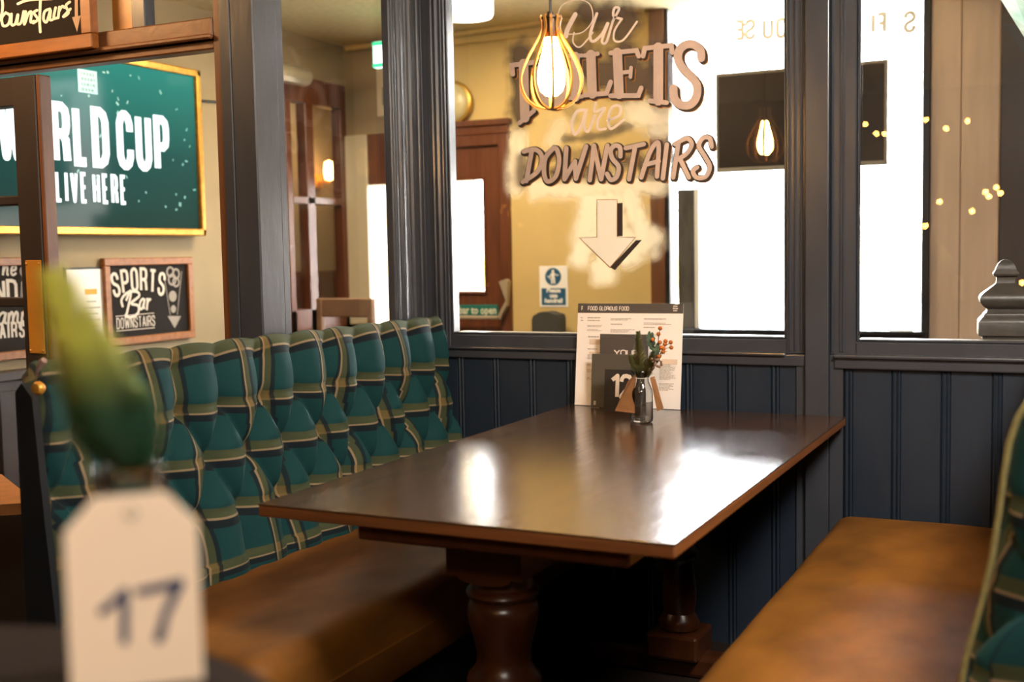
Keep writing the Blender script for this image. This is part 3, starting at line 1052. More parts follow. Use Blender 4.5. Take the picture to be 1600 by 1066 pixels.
# ================================================================== TABLE
tb = thing('dining_table', 'long dark brown wooden pub table with a glossy top on turned pedestals', 'table', (.643, -.83, 0))
part(tb, box(.198, 1.089, -1.659, -.032, .7465, .75, .0015, 2), 'table_top', TABLETOP)
part(tb, box(.199, 1.088, -1.6585, -.033, .7235, .7464, .003, 2), 'table_edge', EDGEW)
part(tb, box(.42, .995, -1.63, -1.24, .69, .7235, .004), 'bearer', TURNED)
part(tb, box(.40, .99, -.46, -.06, .69, .7235, .004), 'bearer', TURNED)
part(tb, box(.56, .70, -1.3, -.36, .695, .7235, .004), 'stretcher_rail', TURNED)
def pedestal(cx, cy, k):
    bm = bmesh.new()
    hw_ = .085 * k
    pts = []
    for i in range(9):      # block with an arched lower edge
        a = PI * i / 8
        pts.append((cx - .062 * k * math.cos(a), cy - hw_, .602 - .018 * math.sin(a)))
    pts = [(cx - hw_, cy - hw_, .69), (cx - hw_, cy - hw_, .60)] + pts + [(cx + hw_, cy - hw_, .60), (cx + hw_, cy - hw_, .69)]
    prism(bm, pts, (0, 2 * hw_, 0))
    blk = part(tb, bm, 'pedestal_block', TURNED)
    bm = bmesh.new()
    pr = [(.052, .13), (.075, .14), (.078, .155), (.07, .17), (.058, .185), (.064, .21), (.066, .25), (.06, .30), (.055, .335), (.064, .35), (.076, .357), (.079, .366), (.076, .376), (.068, .385),
          (.058, .40), (.056, .42), (.06, .445), (.067, .47), (.073, .495), (.075, .515), (.072, .53), (.066, .536), (.066, .54), (.073, .545), (.077, .553), (.073, .561), (.066, .566), (.062, .59)]
    lathe(bm, [(r * k, z) for r, z in pr], (cx, cy, 0), 40)
    part(tb, bm, 'pedestal', TURNED, smooth=True, ang=35)
    bm = bmesh.new()
    bx(bm, cx - .05 * k - .04, cx + .05 * k + .04, cy - .05 * k - .04, cy + .05 * k + .04, .06, .135, .01, 2)
    bx(bm, cx - .28, cx + .28, cy - .04, cy + .04, 0.0, .07, .015, 2)
    part(tb, bm, 'pedestal_foot', TURNED)
pedestal(.636, -1.42, 1.0)
pedestal(.655, -.30, .78)

# ================================================================== ON THE TABLE
# menus leaning against the dado
def tilted(o, r, u):
    return plane_map(o, r, u)
def slab(bm, mp, x0, x1, y0, y1, th, nrm):
    prism(bm, [mp(x0, y0), mp(x1, y0), mp(x1, y1), mp(x0, y1)], Vector(nrm) * th)

mz = .7515
O_ = Vector((.2215, -.048, mz))
Rv, Uv = Vector((1, -.015, 0)).normalized(), (Vector((.2215, -.006, mz + .33)) - O_).normalized()
Nv = Rv.cross(Uv).normalized()          # towards the camera
MW, MH = .362, .334
me_ = thing('menu', 'large cream menu sheet headed with a dark band, leaning on the navy panelling', 'menu', O_)
mp = plane_map(O_, Rv, Uv)
bm = bmesh.new()
slab(bm, mp, 0, MW, 0, MH, .002, -Nv)
sheet = part(me_, bm, 'sheet', PAPER)
def on(o_, lift):
    return plane_map(Vector(o_) + Nv * lift, Rv, Uv)
bm = bmesh.new()
slab(bm, on(O_, .0004), 0, MW, MH - .031, MH, .0003, Nv)
hb = part(me_, bm, 'header_band', CARD)
bm = bmesh.new()
m2 = on(O_, .0012)
write(bm, 'F', .014, MH - .022, .012, .0024, m2, sx=.85)
write(bm, 'FOOD GLORIOUS FOOD', .037, MH - .022, .012, .0022, m2, fit=.142, gap=.22)
part(me_, bm, 'lettering', mat('cream_lettering', '#f0e4d6', .7), parent=hb)
bm = bmesh.new()   # small three-line crest mark in the band's corner
for k, wd in enumerate((.014, .018, .014)):
    for q in range(4):
        x = MW - .026 - wd / 2 + wd * (q + .5) / 4
        ribbon(bm, [(x - wd * .08, MH - .008 - k * .007), (x + wd * .08, MH - .008 - k * .007)], .004, m2)
part(me_, bm, 'emblem', mat('cream_lettering', '#f0e4d6', .7), parent=hb)
bm = bmesh.new()
rnd = random.Random(7)
def para(x, y, w_, rows, th=.0016, step=.0042):
    for k in range(rows):
        ww = w_ * rnd.uniform(.6, 1)
        xx = x
        while xx < x + ww:
            l_ = rnd.uniform(.004, .012)
            ribbon(bm, [(xx, y - k * step), (min(xx + l_, x + ww), y - k * step)], th, m2)
            xx += l_ + .0016
for (x, y, w_, r_) in ((.012, .287, .010, 1), (.036, .287, .07, 1), (.036, .278, .07, 1), (.012, .278, .01, 1), (.036, .262, .068, 2), (.036, .249, .06, 2), (.118, .285, .088, 2), (.118, .267, .055, 1), (.118, .25, .09, 3),
                       (.232, .285, .08, 1), (.232, .272, .105, 2), (.232, .258, .05, 1), (.236, .235, .06, 2), (.29, .182, .03, 1), (.29, .14, .055, 12), (.29, .08, .05, 6), (.04, .225, .06, 1), (.04, .185, .04, 1), (.04, .165, .04, 4),
                       (.04, .135, .02, 2), (.04, .118, .02, 3), (.04, .09, .018, 2)):
    para(x, y, w_, r_, .0026 if r_ == 1 else .0014)
part(me_, bm, 'printed_lines', INK)['kind'] = 'stuff'
bm = bmesh.new()
for a, b, c, d in ((.045, .1, .2, .217), (.045, .09, .168, .176), (.296, .348, .141, .158)):
    bm = bmesh.new()
    slab(bm, on(O_, .0005), a, b, c, d, .0002, Nv)
    part(me_, bm, 'tinted_box', mat('peach_print', '#e4cdb8', .7))

def folder(name, label, u0, v0, u1, v1, dy, depth, m, th=.004):
    """A card standing upright on the table: front face dy before the wall."""
    a, b = at(u0, v1, 'y', dy), at(u1, v1, 'y', dy)
    top = at(u0, v0, 'y', dy + .012).z
    o = Vector((a.x, dy, mz))
    t = thing(name, label, 'card', o)
    bm = bmesh.new()
    prism(bm, [(a.x, dy, mz), (b.x, dy, mz), (b.x + .001, dy + .014, top), (a.x + .001, dy + .014, top)], (0, th, 0))
    part(t, bm, 'card', m)
    return t, a.x, b.x, top
def card_map(ax, dy, top, off=.0008):
    u = Vector((.001, .014, top - mz))
    return plane_map(Vector((ax, dy, mz)) + Vector((0, -off, 0)), (1, 0, 0), u)

t1, ax, bx_, tp = folder('menu_card', 'tall charcoal card with cream lettering upside down, standing before the cream menu', 936, 522, 1011, 627, -.066, .02, CARD)
bm = bmesh.new()
h_ = tp - mz
mu = card_map(ax, -.066, tp)
# the heading is printed upside down: mirrored through the card
def flip(cx, cy):
    return lambda a, b: mu(2 * cx - a, 2 * cy - b)
write(bm, 'YOUR', .050, h_ - .068, .0175, .0038, mu, fit=.082, gap=.24)
part(t1, bm, 'lettering', mat('cream_lettering', '#f0e4d6', .7))
t1['label'] = 'tall charcoal card headed YOUR, standing before the cream menu'
t2, ax, bx_, tp = folder('menu_card', 'wide olive-charcoal card headed LUNCH, with a tiny cream emblem in its corner', 923, 553, 1004, 628, -.086, .02, mat('olive_charcoal_card', '#514c42', .6))
mu = card_map(ax, -.086, tp)
h_ = tp - mz
bm = bmesh.new()
write(bm, 'LUNCH', .078, h_ - .070, .02, .004, mu, fit=.10, gap=.24)
part(t2, bm, 'lettering', mat('cream_lettering', '#f0e4d6', .7))
bm = bmesh.new()
for k in range(3):
    ribbon(bm, [(.010, .010 + k * .0045), (.017, .010 + k * .0045)], .0028, mu)
part(t2, bm, 'emblem', mat('cream_lettering', '#f0e4d6', .7))
t3, ax, bx_, tp = folder('table_number_card', 'black table number card reading 12, standing behind the bottle vase', 943, 577, 1000, 640, -.165, .02, CARDD)
mu = card_map(ax, -.165, tp)
h_ = tp - mz
bm = bmesh.new()
write(bm, '12', .026, h_ * .36, .066, .0125, mu, sx=.95, gap=.2)
part(t3, bm, 'numerals', mat('cream_lettering', '#f0e4d6', .7))

# ---- bottle vases
GLASSB = bpy.data.materials.new('clear_bottle_glass')
GLASSB.use_nodes = True
_b = GLASSB.node_tree.nodes['Principled BSDF']
_b.inputs['Transmission Weight'].default_value = 1
_b.inputs['Roughness'].default_value = .02
_b.inputs['IOR'].default_value = 1.45
_b.inputs['Base Color'].default_value = (.95, .95, .93, 1)

def bottle(root, c, k=1.0):
    bm = bmesh.new()
    outer = [(.0, .0), (.030, .0), (.0335, .004), (.034, .012), (.034, .082), (.0325, .094), (.027, .108), (.0225, .118), (.0215, .128), (.0215, .136), (.0245, .138), (.025, .146), (.0235, .150)]
    inner = [(.0205, .150), (.0195, .138), (.0195, .128), (.0205, .117), (.025, .106), (.0305, .093), (.032, .08), (.032, .014), (.029, .007), (.0, .006)]
    lathe(bm, [(r * k, z * k) for r, z in outer + inner], c, 40)
    o = part(root, bm, 'bottle', GLASSB, smooth=True, ang=50)
    o['label'] = 'clear glass milk bottle'
    return o

NEEDLE = mat('pine_needle_green', '#5a6b48', .7, color2='#a89858', vscale=(18, 18, 18))
HOLLY = mat('grey_green_leaf', '#566f5c', .6, var=.2)
BERRY = mat('rust_berry', '#b3641f', .35, var=.2)
STEM = mat('brown_twig', '#5a4028', .7)

def sprig(base, tip, r, n, rng, thick=.0009):
    """A pine sprig: a stem clothed in fine needles."""
    bm = bmesh.new()
    base, tip = Vector(base), Vector(tip)
    ax_ = (tip - base).normalized()
    a = ax_.cross(Vector((.3, .9, .1))).normalized()
    b = ax_.cross(a)
    L = (tip - base).length
    tube(bm, [base, tip], .0012 + .02 * r, 5)
    for i in range(n):
        t = rng.random() ** .8
        ang = rng.uniform(0, 2 * PI)
        p = base + ax_ * L * t
        rr_ = r * (1 - .72 * t ** 1.5) * rng.uniform(.75, 1.1)
        d = (a * math.cos(ang) + b * math.sin(ang)) * rr_ + ax_ * rr_ * .85
        w_ = d.cross(ax_).normalized() * thick
        v = [bm.verts.new(p - w_), bm.verts.new(p + w_), bm.verts.new(p + d + w_ * .55), bm.verts.new(p + d - w_ * .55)]
        bm.faces.new(v)
    return bm

v1 = thing('bottle_vase', 'clear bottle vase of pine sprigs and rust berries with kraft tags, on the long table', 'vase', (.556, -.335, mz))
bc = v1.location.copy()
bottle(v1, bc)
rng = random.Random(3)
yv = -.335
for (u0, v0, u1, v1_, r, n) in ((1001, 592, 997, 512, .026, 1500), (1000, 592, 985, 548, .022, 800), (1006, 592, 1021, 542, .022, 800)):
    part(v1, sprig(at(u0, v0, 'y', yv), at(u1, v1_ + 8, 'y', yv), r, n, rng), 'pine_sprig', NEEDLE)
# holly-like leaves
def leaf_bm(c, r, u, L, W, fold=.2):
    c, r, u = Vector(c), Vector(r).normalized(), Vector(u).normalized()
    nrm = r.cross(u)
    bm = bmesh.new()
    mid, le, ri = [], [], []
    for i in range(9):
        t = i / 8
        wd = W * math.sin(PI * min(1, t * .97 + .03)) ** .8 * (1 + .22 * (1 if i % 2 else -1))
        p = c + u * L * t + nrm * .15 * L * math.sin(PI * t)
        mid.append(bm.verts.new(p))
        le.append(bm.verts.new(p - r * wd + nrm * wd * fold))
        ri.append(bm.verts.new(p + r * wd + nrm * wd * fold))
    for i in range(8):
        bm.faces.new((mid[i], mid[i + 1], le[i + 1], le[i]))
        bm.faces.new((mid[i], ri[i], ri[i + 1], mid[i + 1]))
    return bm
for (u, v, du, dv, L) in ((1021, 548, -2, -32, .055), (1026, 560, 4, -28, .05), (1018, 536, -3, -18, .036)):
    p, q = at(u, v, 'y', yv + .004), at(u + du, v + dv, 'y', yv + .004)
    part(v1, leaf_bm(p, (1, -.25, .2), q - p, L, L * .27), 'leaf', HOLLY)
bm = bmesh.new()
berries = [(1031.5, 513), (1029, 522), (1020, 531), (1031, 535), (1039, 538), (1037, 545), (1048, 535), (1049, 543), (1036, 550), (1030, 557), (1040, 533), (1033, 543)]
stem0 = at(1012, 592, 'y', yv)
for k, (u, v) in enumerate(berries):
    p = at(u, v, 'y', yv + .006 * math.sin(k * 2.1))
    midp = at(1024 + (k % 3) * 3, 562 - (k % 4) * 5, 'y', yv)
    tube(bm, [stem0, midp, p], .0009, 5)
part(v1, bm, 'twig', STEM)
me0 = None
for k, (u, v) in enumerate(berries):
    p = at(u, v, 'y', yv + .006 * math.sin(k * 2.1))
    if me0 is None:
        bm = bmesh.new()
        bmesh.ops.create_icosphere(bm, subdivisions=2, radius=.0066)
        o = finish(bm, 'berry', BERRY, v1, smooth=True)
        me0 = o.data
    else:
        o = link('berry', me0, v1)
    o.location = p - v1.location
bm = bmesh.new()   # little cone of pale scales beside the neck
for k in range(16):
    u, v = rng.uniform(1016, 1034), rng.uniform(561, 576)
    bmesh.ops.create_icosphere(bm, subdivisions=1, radius=.0042, matrix=Matrix.Translation(at(u, v, 'y', yv - .012 + rng.uniform(-.01, .01))))
oo = part(v1, bm, 'pine_cone', mat('pale_brown_cone', '#8a6a52', .7, var=.3, vscale=(90, 90, 90)), smooth=True)
# kraft tags hung round the neck
def pixquad(bm, pts, dy, th=.0012):
    prism(bm, [at(u, v, 'y', d) for (u, v), d in zip(pts, dy)], (0, -th, 0))
bm = bmesh.new()
pixquad(bm, [(981, 596), (993, 585), (992, 646), (961, 642)], [yv - .004, yv - .022, yv - .036, yv - .028])
part(v1, bm, 'tag', KRAFT)
bm = bmesh.new()
pixquad(bm, [(1016, 590), (1023, 588), (1037, 638), (1027, 643)], [yv - .024, yv - .02, yv - .034, yv - .036])
part(v1, bm, 'tag', KRAFT)
bm = bmesh.new()
ring = [Vector((bc.x + .0235 * math.cos(a), bc.y + .0235 * math.sin(a), bc.z + .13)) for a in [2 * PI * k / 20 for k in range(21)]]
tube(bm, ring, .0011, 5)
tube(bm, [at(1018, 580, 'y', yv - .024), at(1026, 588, 'y', yv - .026), at(1022, 592, 'y', yv - .026)], .0008, 5)
part(v1, bm, 'string', mat('white_string', '#d9d0c2', .8))

# ================================================================== NEAR ROUND TABLE, TAG 17
TZ = .957
rt = thing('round_table', 'round dark high table under the bottle vase with the tag 17', 'table', (1.035, -3.19, 0))
bm = bmesh.new()
lathe(bm, [(.30, TZ - .03), (.335, TZ - .028), (.338, TZ - .015), (.335, TZ - .002), (.33, TZ)], (1.035, -3.19, 0), 64)
part(rt, bm, 'table_top', mat('dark_table_top', '#1a1210', .8, spec=.15, var=.1), smooth=True)
bm = bmesh.new()
lathe(bm, [(.24, 0), (.24, .02), (.05, .04), (.035, .1), (.035, TZ - .06), (.08, TZ - .03)], (1.035, -3.19, 0), 32)
part(rt, bm, 'pedestal', BLACK, smooth=True)

jl = ROT.transposed() @ Vector(((207 - 800) / FPX, -(900 - 533) / FPX, 1)) * .825 + CAM
v2 = thing('bottle_vase', 'milk bottle vase with a big cream tag numbered 17, on the round table', 'vase', (jl.x, jl.y, TZ + .0005))
b2 = bottle(v2, v2.location, 1.0)
# tag hangs before the bottle, facing the camera
tp_ = Vector((jl.x, jl.y, 0))
fw = Vector((CAM.x - jl.x, CAM.y - jl.y, 0)).normalized()
rv = Vector((-fw.y, fw.x, 0))
to = Vector((jl.x, jl.y, TZ)) + fw * .037 - rv * .0425
tmap = plane_map(to, rv, (0, 0, 1) + Vector(fw) * 0 if False else (0, 0, 1))
bm = bmesh.new()
TWd, THt = .0865, .138
outl = [(0, .004), (TWd, .004), (TWd, THt - .022), (TWd - .020, THt), (.020, THt), (0, THt - .022)]
prism(bm, [tmap(*p) for p in outl], -fw * .0015)
tg = part(v2, bm, 'tag', mat('cream_tag', '#fdecd6', .7))
bm = bmesh.new()
tm2 = plane_map(to + fw * .0008, rv, (0, 0, 1))
ribbon(bm, [(.022, .060), (.037, .072), (.0355, .038)], [.0055, .006, .0055], tm2, True)
ribbon(bm, [(.046, .071), (.073, .074), (.063, .054), (.058, .037)], [.0055, .007, .0055, .007], tm2, True)
part(v2, bm, 'numerals', mat('blue_ink', '#3d476b', .6), parent=tg)
bm = bmesh.new()
ringp = [Vector(tm2(TWd / 2 + .004 * math.cos(a), THt - .012 + .004 * math.sin(a))) for a in [2 * PI * k / 14 for k in range(15)]]
tube(bm, ringp, .0012, 5)
part(v2, bm, 'eyelet', mat('pale_metal', '#c9c2b5', .4), parent=tg)
# the sprig: soft green, leaning out to the left of the neck
LIME = mat('soft_green_sprig', '#7f9a3c', .7)
_n, _l = LIME.node_tree.nodes, LIME.node_tree.links
_t, _s, _r = _n.new('ShaderNodeTexCoord'), _n.new('ShaderNodeSeparateXYZ'), _n.new('ShaderNodeValToRGB')
_l.new(_t.outputs['Object'], _s.inputs[0])
_l.new(_s.outputs[2], _r.inputs[0])          # height above the table: green at the neck, yellow-green at the tips
_r.color_ramp.elements[0].position, _r.color_ramp.elements[0].color = .19, lin('#58876b')
_r.color_ramp.elements[1].position, _r.color_ramp.elements[1].color = .238, lin('#e6e688')
_l.new(_r.outputs[0], _n['Principled BSDF'].inputs['Base Color'])
def cp(u, v, z):
    return ROT.transposed() @ Vector(((u - 800) / FPX, -(v - 533) / FPX, 1)) * z + CAM
rng = random.Random(9)
for (u0, v0, u1, v1_, r, n) in ((205, 745, 84, 415, .036, 1700), (212, 745, 132, 490, .032, 1500), (215, 745, 215, 590, .022, 700), (190, 730, 120, 560, .026, 900)):
    part(v2, sprig(cp(u0, v0, .825), cp(u1, v1_ + 20, .82), r, n, rng, .0012), 'pine_sprig', LIME)

# ================================================================== PENDANT LAMP
pn = thing('pendant_lamp', 'teardrop cage pendant lamp with a glowing bulb, hanging over the long table', 'lamp', (.579, -1.0, 1.70))
PC = pn.location.copy()
bm = bmesh.new()
tube(bm, [(.579, -1.0, 1.815), (.5795, -1.0, CZ)], .0032, 8)
part(pn, bm, 'flex', mat('black_flex', '#1c1714', .5), smooth=True)
bm = bmesh.new()
lathe(bm, [(.0, 1.815), (.008, 1.815), (.008, 1.80), (.019, 1.797), (.02, 1.765), (.0185, 1.755), (.0, 1.755)], (PC.x, PC.y, 0), 20)
part(pn, bm, 'lamp_holder', mat('dark_bronze', '#3a2616', .4, metal=.4), smooth=True)
RIBW = mat('copper_wood_rib', '#c08a45', .4, metal=.3)
rib_prof = [(.0235, 1.806), (.026, 1.800), (.023, 1.79), (.0225, 1.775), (.030, 1.757), (.043, 1.735), (.058, 1.71), (.070, 1.684), (.0755, 1.662), (.074, 1.64), (.065, 1.618), (.048, 1.601), (.028, 1.593), (.010, 1.591)]
NR = 10
rib0 = None
for k in range(NR):
    a = 2 * PI * (k + .25) / NR
    if rib0 is None:
        bm = bmesh.new()
        ps = smooth_line(rib_prof, n=3)
        th_, wd_ = .0016, .0062
        prev = None
        for i, (r, z) in enumerate(ps):
            d = Vector(ps[min(i + 1, len(ps) - 1)]) - Vector(ps[max(i - 1, 0)])
            nx_ = Vector((-d.y, d.x)).normalized()
            q = [bm.verts.new((r + nx_.x * sx_ * th_, sy_ * wd_ / 2, z - PC.z + nx_.y * sx_ * th_)) for sx_, sy_ in ((-1, -1), (1, -1), (1, 1), (-1, 1))]
            if prev:
                for j in range(4):
                    bm.faces.new((prev[j], prev[(j + 1) % 4], q[(j + 1) % 4], q[j]))
            prev = q
        o = finish(bm, 'rib', RIBW, pn)
        rib0 = o.data
    else:
        o = link('rib', rib0, pn)
    o.rotation_euler = (0, 0, a)
bm = bmesh.new()
lathe(bm, [(.018, 1.804), (.022, 1.804), (.022, 1.80), (.018, 1.80)], (PC.x, PC.y, 0), 24)
part(pn, bm, 'ring', mat('dark_bronze', '#3a2616', .4, metal=.4), smooth=True)
bm = bmesh.new()
lathe(bm, [(.0, 1.588), (.012, 1.589), (.012, 1.593), (.0, 1.594)], (PC.x, PC.y, 0), 20)
part(pn, bm, 'end_cap', mat('dark_bronze', '#3a2616', .4, metal=.4), smooth=True)
bm = bmesh.new()
lathe(bm, [(.0, 1.619), (.014, 1.621), (.026, 1.632), (.0325, 1.652), (.032, 1.675), (.027, 1.70), (.020, 1.724), (.0165, 1.742), (.015, 1.755), (.0, 1.757)], (PC.x, PC.y, 0), 28)
BULB = mat('glowing_filament_bulb', '#ffd9a0', .3, emit='#ffbe66', estr=150)
part(pn, bm, 'bulb', BULB, smooth=True)

# festoon bulbs in the pub room behind the camera; the panes mirror them
fs = thing('festoon_lights', 'small warm festoon bulbs seen as reflections in the window glass', 'lights', (1.3, -4.5, 2.1))
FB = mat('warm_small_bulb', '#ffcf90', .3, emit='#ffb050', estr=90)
fpts = []
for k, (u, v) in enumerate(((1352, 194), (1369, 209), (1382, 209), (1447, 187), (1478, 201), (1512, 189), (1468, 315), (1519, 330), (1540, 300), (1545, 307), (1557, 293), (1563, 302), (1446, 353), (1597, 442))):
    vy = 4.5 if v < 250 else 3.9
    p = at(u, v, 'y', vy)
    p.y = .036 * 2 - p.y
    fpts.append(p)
me0 = None
for p in fpts:
    if me0 is None:
        bm = bmesh.new()
        bmesh.ops.create_icosphere(bm, subdivisions=2, radius=.016)
        o = finish(bm, 'bulb', FB, fs, smooth=True)
        me0 = o.data
    else:
        o = link('bulb', me0, fs)
    o.location = p - fs.location
for grp in (fpts[:6], fpts[6:]):
    bm = bmesh.new()
    pts = sorted(grp, key=lambda p: p.x)
    tube(bm, [p + Vector((0, 0, .02)) for p in pts], .004, 6)
    for p in pts:
        tube(bm, [p + Vector((0, 0, .012)), p + Vector((0, 0, .03))], .006, 6)
    part(fs, bm, 'cable', BLACK)
# ================================================================== LOBBY FURNISHINGS
# ---- television in a gilt frame
TX = XL + .055
tv = thing('television', 'gilt-framed television lit teal with the words WORLD CUP LIVE HERE, on the lobby wall', 'television', (TX, .25, 1.36))
ty0, ty1, tz0, tz1 = -.46, .885, 1.362, 2.152
bm = bmesh.new()
for a, b, c, d in ((ty0, ty1, tz0, tz0 + .034), (ty0, ty1, tz1 - .034, tz1), (ty0, ty0 + .03, tz0, tz1), (ty1 - .03, ty1, tz0, tz1)):
    bx(bm, XL + .005, TX + .022, a, b, c, d, .006, 2)
part(tv, bm, 'frame', GOLD)
SCR = bpy.data.materials.new('lit_screen')
SCR.use_nodes = True
n, l = SCR.node_tree.nodes, SCR.node_tree.links
b = n['Principled BSDF']
b.inputs['Base Color'].default_value = (.01, .02, .02, 1)
b.inputs['Roughness'].default_value = .08
b.inputs['Specular IOR Level'].default_value = .04
tcn = n.new('ShaderNodeTexCoord')
sx_ = n.new('ShaderNodeSeparateXYZ')
l.new(tcn.outputs['Generated'], sx_.inputs[0])
rp = n.new('ShaderNodeValToRGB')
rp.color_ramp.elements[0].position, rp.color_ramp.elements[0].color = .0, lin('#17332c')
rp.color_ramp.elements[1].position, rp.color_ramp.elements[1].color = 1.0, lin('#2b8a7c')
e = rp.color_ramp.elements.new(.45)
e.color = lin('#114a46')
l.new(sx_.outputs[2], rp.inputs[0])
l.new(rp.outputs[0], b.inputs['Emission Color'])
b.inputs['Emission Strength'].default_value = .85
part(tv, box(XL + .01, TX, ty0 + .028, ty1 - .028, tz0 + .03, tz1 - .03), 'screen', SCR)
SCRT = mat('screen_white', '#0a0a0a', .3, emit='#f4fffb', estr=1.3)
SCRM = mat('screen_mint', '#0a0a0a', .3, emit='#8fe8cf', estr=.6)
tvm = plane_map((TX + .002, 0, 0), (0, 1, 0), (0, 0, 1))
s_ = at(79, 200, 'x', TX).y
e_ = at(264, 225, 'x', TX).y
H = .24
z1_ = at(79, 157, 'x', TX).z
zb = z1_ - .262
bm = bmesh.new()
def bold(bm, s, y0, y1, zb, h, wd, gap=.24, back=None):
    """Heavy condensed capitals fitted between y0 and y1; strokes stay inside the cap height."""
    ih = h - wd
    W = y1 - y0 - wd
    ns = s.count(' ')
    sp_ = gap * .55                      # a narrow word space
    sx = (W / ih - gap * (len(s) - 1 - 2 * ns) - ns * (gap + sp_)) / sum(GLY[c][0] for c in s if c != ' ')
    x = y0 + wd / 2
    for part_ in s.split(' '):
        x = write(bm, part_, x, zb + wd / 2, ih, wd, tvm, sx=sx, gap=gap) + sp_ * ih
    return sx, ih
sx1, ih1 = bold(bm, 'RLD CUP', s_, e_, zb, .262, .040, gap=.245)
write(bm, 'WO', s_ - (GLY['W'][0] * sx1 + .25 + GLY['O'][0] * sx1 + .25) * ih1 + .020, zb + .020, ih1, .040, tvm, sx=sx1, gap=.25)
part(tv, bm, 'lettering', SCRT)
s2, e2 = at(86, 290, 'x', TX).y, at(197, 290, 'x', TX).y
zt2, zb2 = at(86, 266, 'x', TX).z, at(86, 316, 'x', TX).z
bm = bmesh.new()
bold(bm, 'LIVE HERE', s2, e2, zb2, zt2 - zb2, .0165, gap=.26)
part(tv, bm, 'lettering', SCRT)
bm = bmesh.new()
rng = random.Random(5)
for k in range(90):
    y, z = rng.uniform(ty0 + .06, ty1 - .06), rng.uniform(tz0 + .12, tz1 - .06)
    if zb - .02 < z < z1_ + .02 and s_ - .3 < y < e_ + .02 or zb2 - .02 < z < zt2 and y < e2:
        continue
    a, L_ = rng.uniform(0, PI), rng.uniform(.006, .02)
    ribbon(bm, [(y, z), (y + L_ * math.cos(a), z + L_ * math.sin(a))], rng.uniform(.005, .011), tvm)
for (u, v) in ((155, 215), (290, 205), (182, 178), (120, 270), (150, 280)):
    p = at(u, v, 'x', TX)
    ribbon(bm, [(p.y, p.z), (p.y + .01, p.z + .014)], .008, tvm)
part(tv, bm, 'confetti', SCRM)['kind'] = 'stuff'
a, b_ = at(120, 107, 'x', TX), at(152, 148, 'x', TX)
bm = bmesh.new()
prism(bm, [tvm(a.y, b_.z), tvm(b_.y, b_.z), tvm(b_.y, a.z), tvm(a.y, a.z)], (.001, 0, 0))
em = part(tv, bm, 'emblem', mat('screen_pale_mint', '#0a0a0a', .3, emit='#a9efd8', estr=.75))
bm = bmesh.new()
m3 = plane_map((TX + .0035, 0, 0), (0, 1, 0), (0, 0, 1))
for k in range(4):
    zz = b_.z + (a.z - b_.z) * (k + .6) / 4.4
    x0_ = a.y + .018
    while x0_ < b_.y - .02:
        w_ = rng.uniform(.006, .016)
        ribbon(bm, [(x0_, zz), (min(x0_ + w_, b_.y - .014), zz)], .012, m3)
        x0_ += w_ + .006
part(tv, bm, 'emblem_lines', mat('screen_green_lines', '#0a0a0a', .3, emit='#3d9c86', estr=.6), parent=em)
bm = bmesh.new()
tube(bm, [(XL + .012, .86, 2.05), (XL + .012, .95, 2.02), (XL + .012, 1.1, 2.03), (XL + .012, 1.3, 2.06)], .006, 6)
part(tv, bm, 'cable', BLACK)

# ---- chalkboard signs on the same wall
def chalk_sign(name, label, y0, y1, z0, z1, fw=.034):
    t = thing(name, label, 'sign', (XL, (y0 + y1) / 2, z0))
    bm = bmesh.new()
    for a, b, c, d in ((y0, y1, z0, z0 + fw), (y0, y1, z1 - fw, z1), (y0, y0 + fw, z0 + fw, z1 - fw), (y1 - fw, y1, z0 + fw, z1 - fw)):
        bx(bm, XL, XL + .03, a, b, c, d, .003)
    part(t, bm, 'frame', OAK)
    part(t, box(XL + .002, XL + .016, y0 + fw - .002, y1 - fw + .002, z0 + fw - .002, z1 - fw + .002), 'chalkboard', CHALK)
    return t
cm = plane_map((XL + .0175, 0, 0), (0, 1, 0), (0, 0, 1))
a, b_ = at(166, 470, 'x', XL + .03), at(304, 470, 'x', XL + .03)
y0, y1 = a.y, b_.y
sg = chalk_sign('chalkboard_sign', 'oak-framed chalkboard sign reading SPORTS Bar DOWNSTAIRS below the television', y0, y1, .872, 1.262)
def pm(u, v):
    p = at(u, v, 'x', XL + .0175)
    return (p.y, p.z)
bm = bmesh.new()
# SPORTS in an arch
xs_ = y0 + .052
for i, c in enumerate('SPORTS'):
    arch = .030 * math.sin(PI * (i + .5) / 6)
    tl = math.radians((i - 2.5) * -4)
    gw = GLY[c][0]
    hh = .098
    for line in GLY[c][1]:
        pts = []
        for px_, py_ in line:
            X, Y = px_ * hh * .68, py_ * hh
            pts.append((xs_ + .012 + X * math.cos(tl) - Y * math.sin(tl), 1.085 + arch + X * math.sin(tl) + Y * math.cos(tl)))
        ribbon(bm, pts, .014, cm)
    xs_ += gw * hh * .68 + .021
part(sg, bm, 'lettering', CHALKW)
bm = bmesh.new()
bs = [smooth_line([pm(197, 470), pm(203, 455), pm(204, 462), pm(198, 490), pm(196, 497)]),
      smooth_line([pm(192, 480), pm(190, 468), pm(200, 457), pm(214, 456), pm(217, 463), pm(205, 474), pm(216, 478), pm(215, 490), pm(203, 496), pm(195, 492)])]
for s in bs:
    ribbon(bm, s, .012, cm)
for c, px_, dx in (('a', 217, .045), ('r', 228, .04)):
    p = pm(px_, 484)
    write(bm, c, p[0], p[1], .085, .011, cm, sx=.9, shear=.15)
part(sg, bm, 'lettering', CHALKW)
bm = bmesh.new()
p, q = pm(183, 514), pm(242, 513)
write(bm, 'DOWNSTAIRS', p[0], p[1], .046, .0045, cm, fit=q[0] - p[0], gap=.2)
ribbon(bm, [(p[0] - .006, p[1] + .056), (q[0], p[1] + .058)], .003, cm)
ribbon(bm, [(p[0] - .006, p[1] - .010), (q[0], p[1] - .010)], .003, cm)
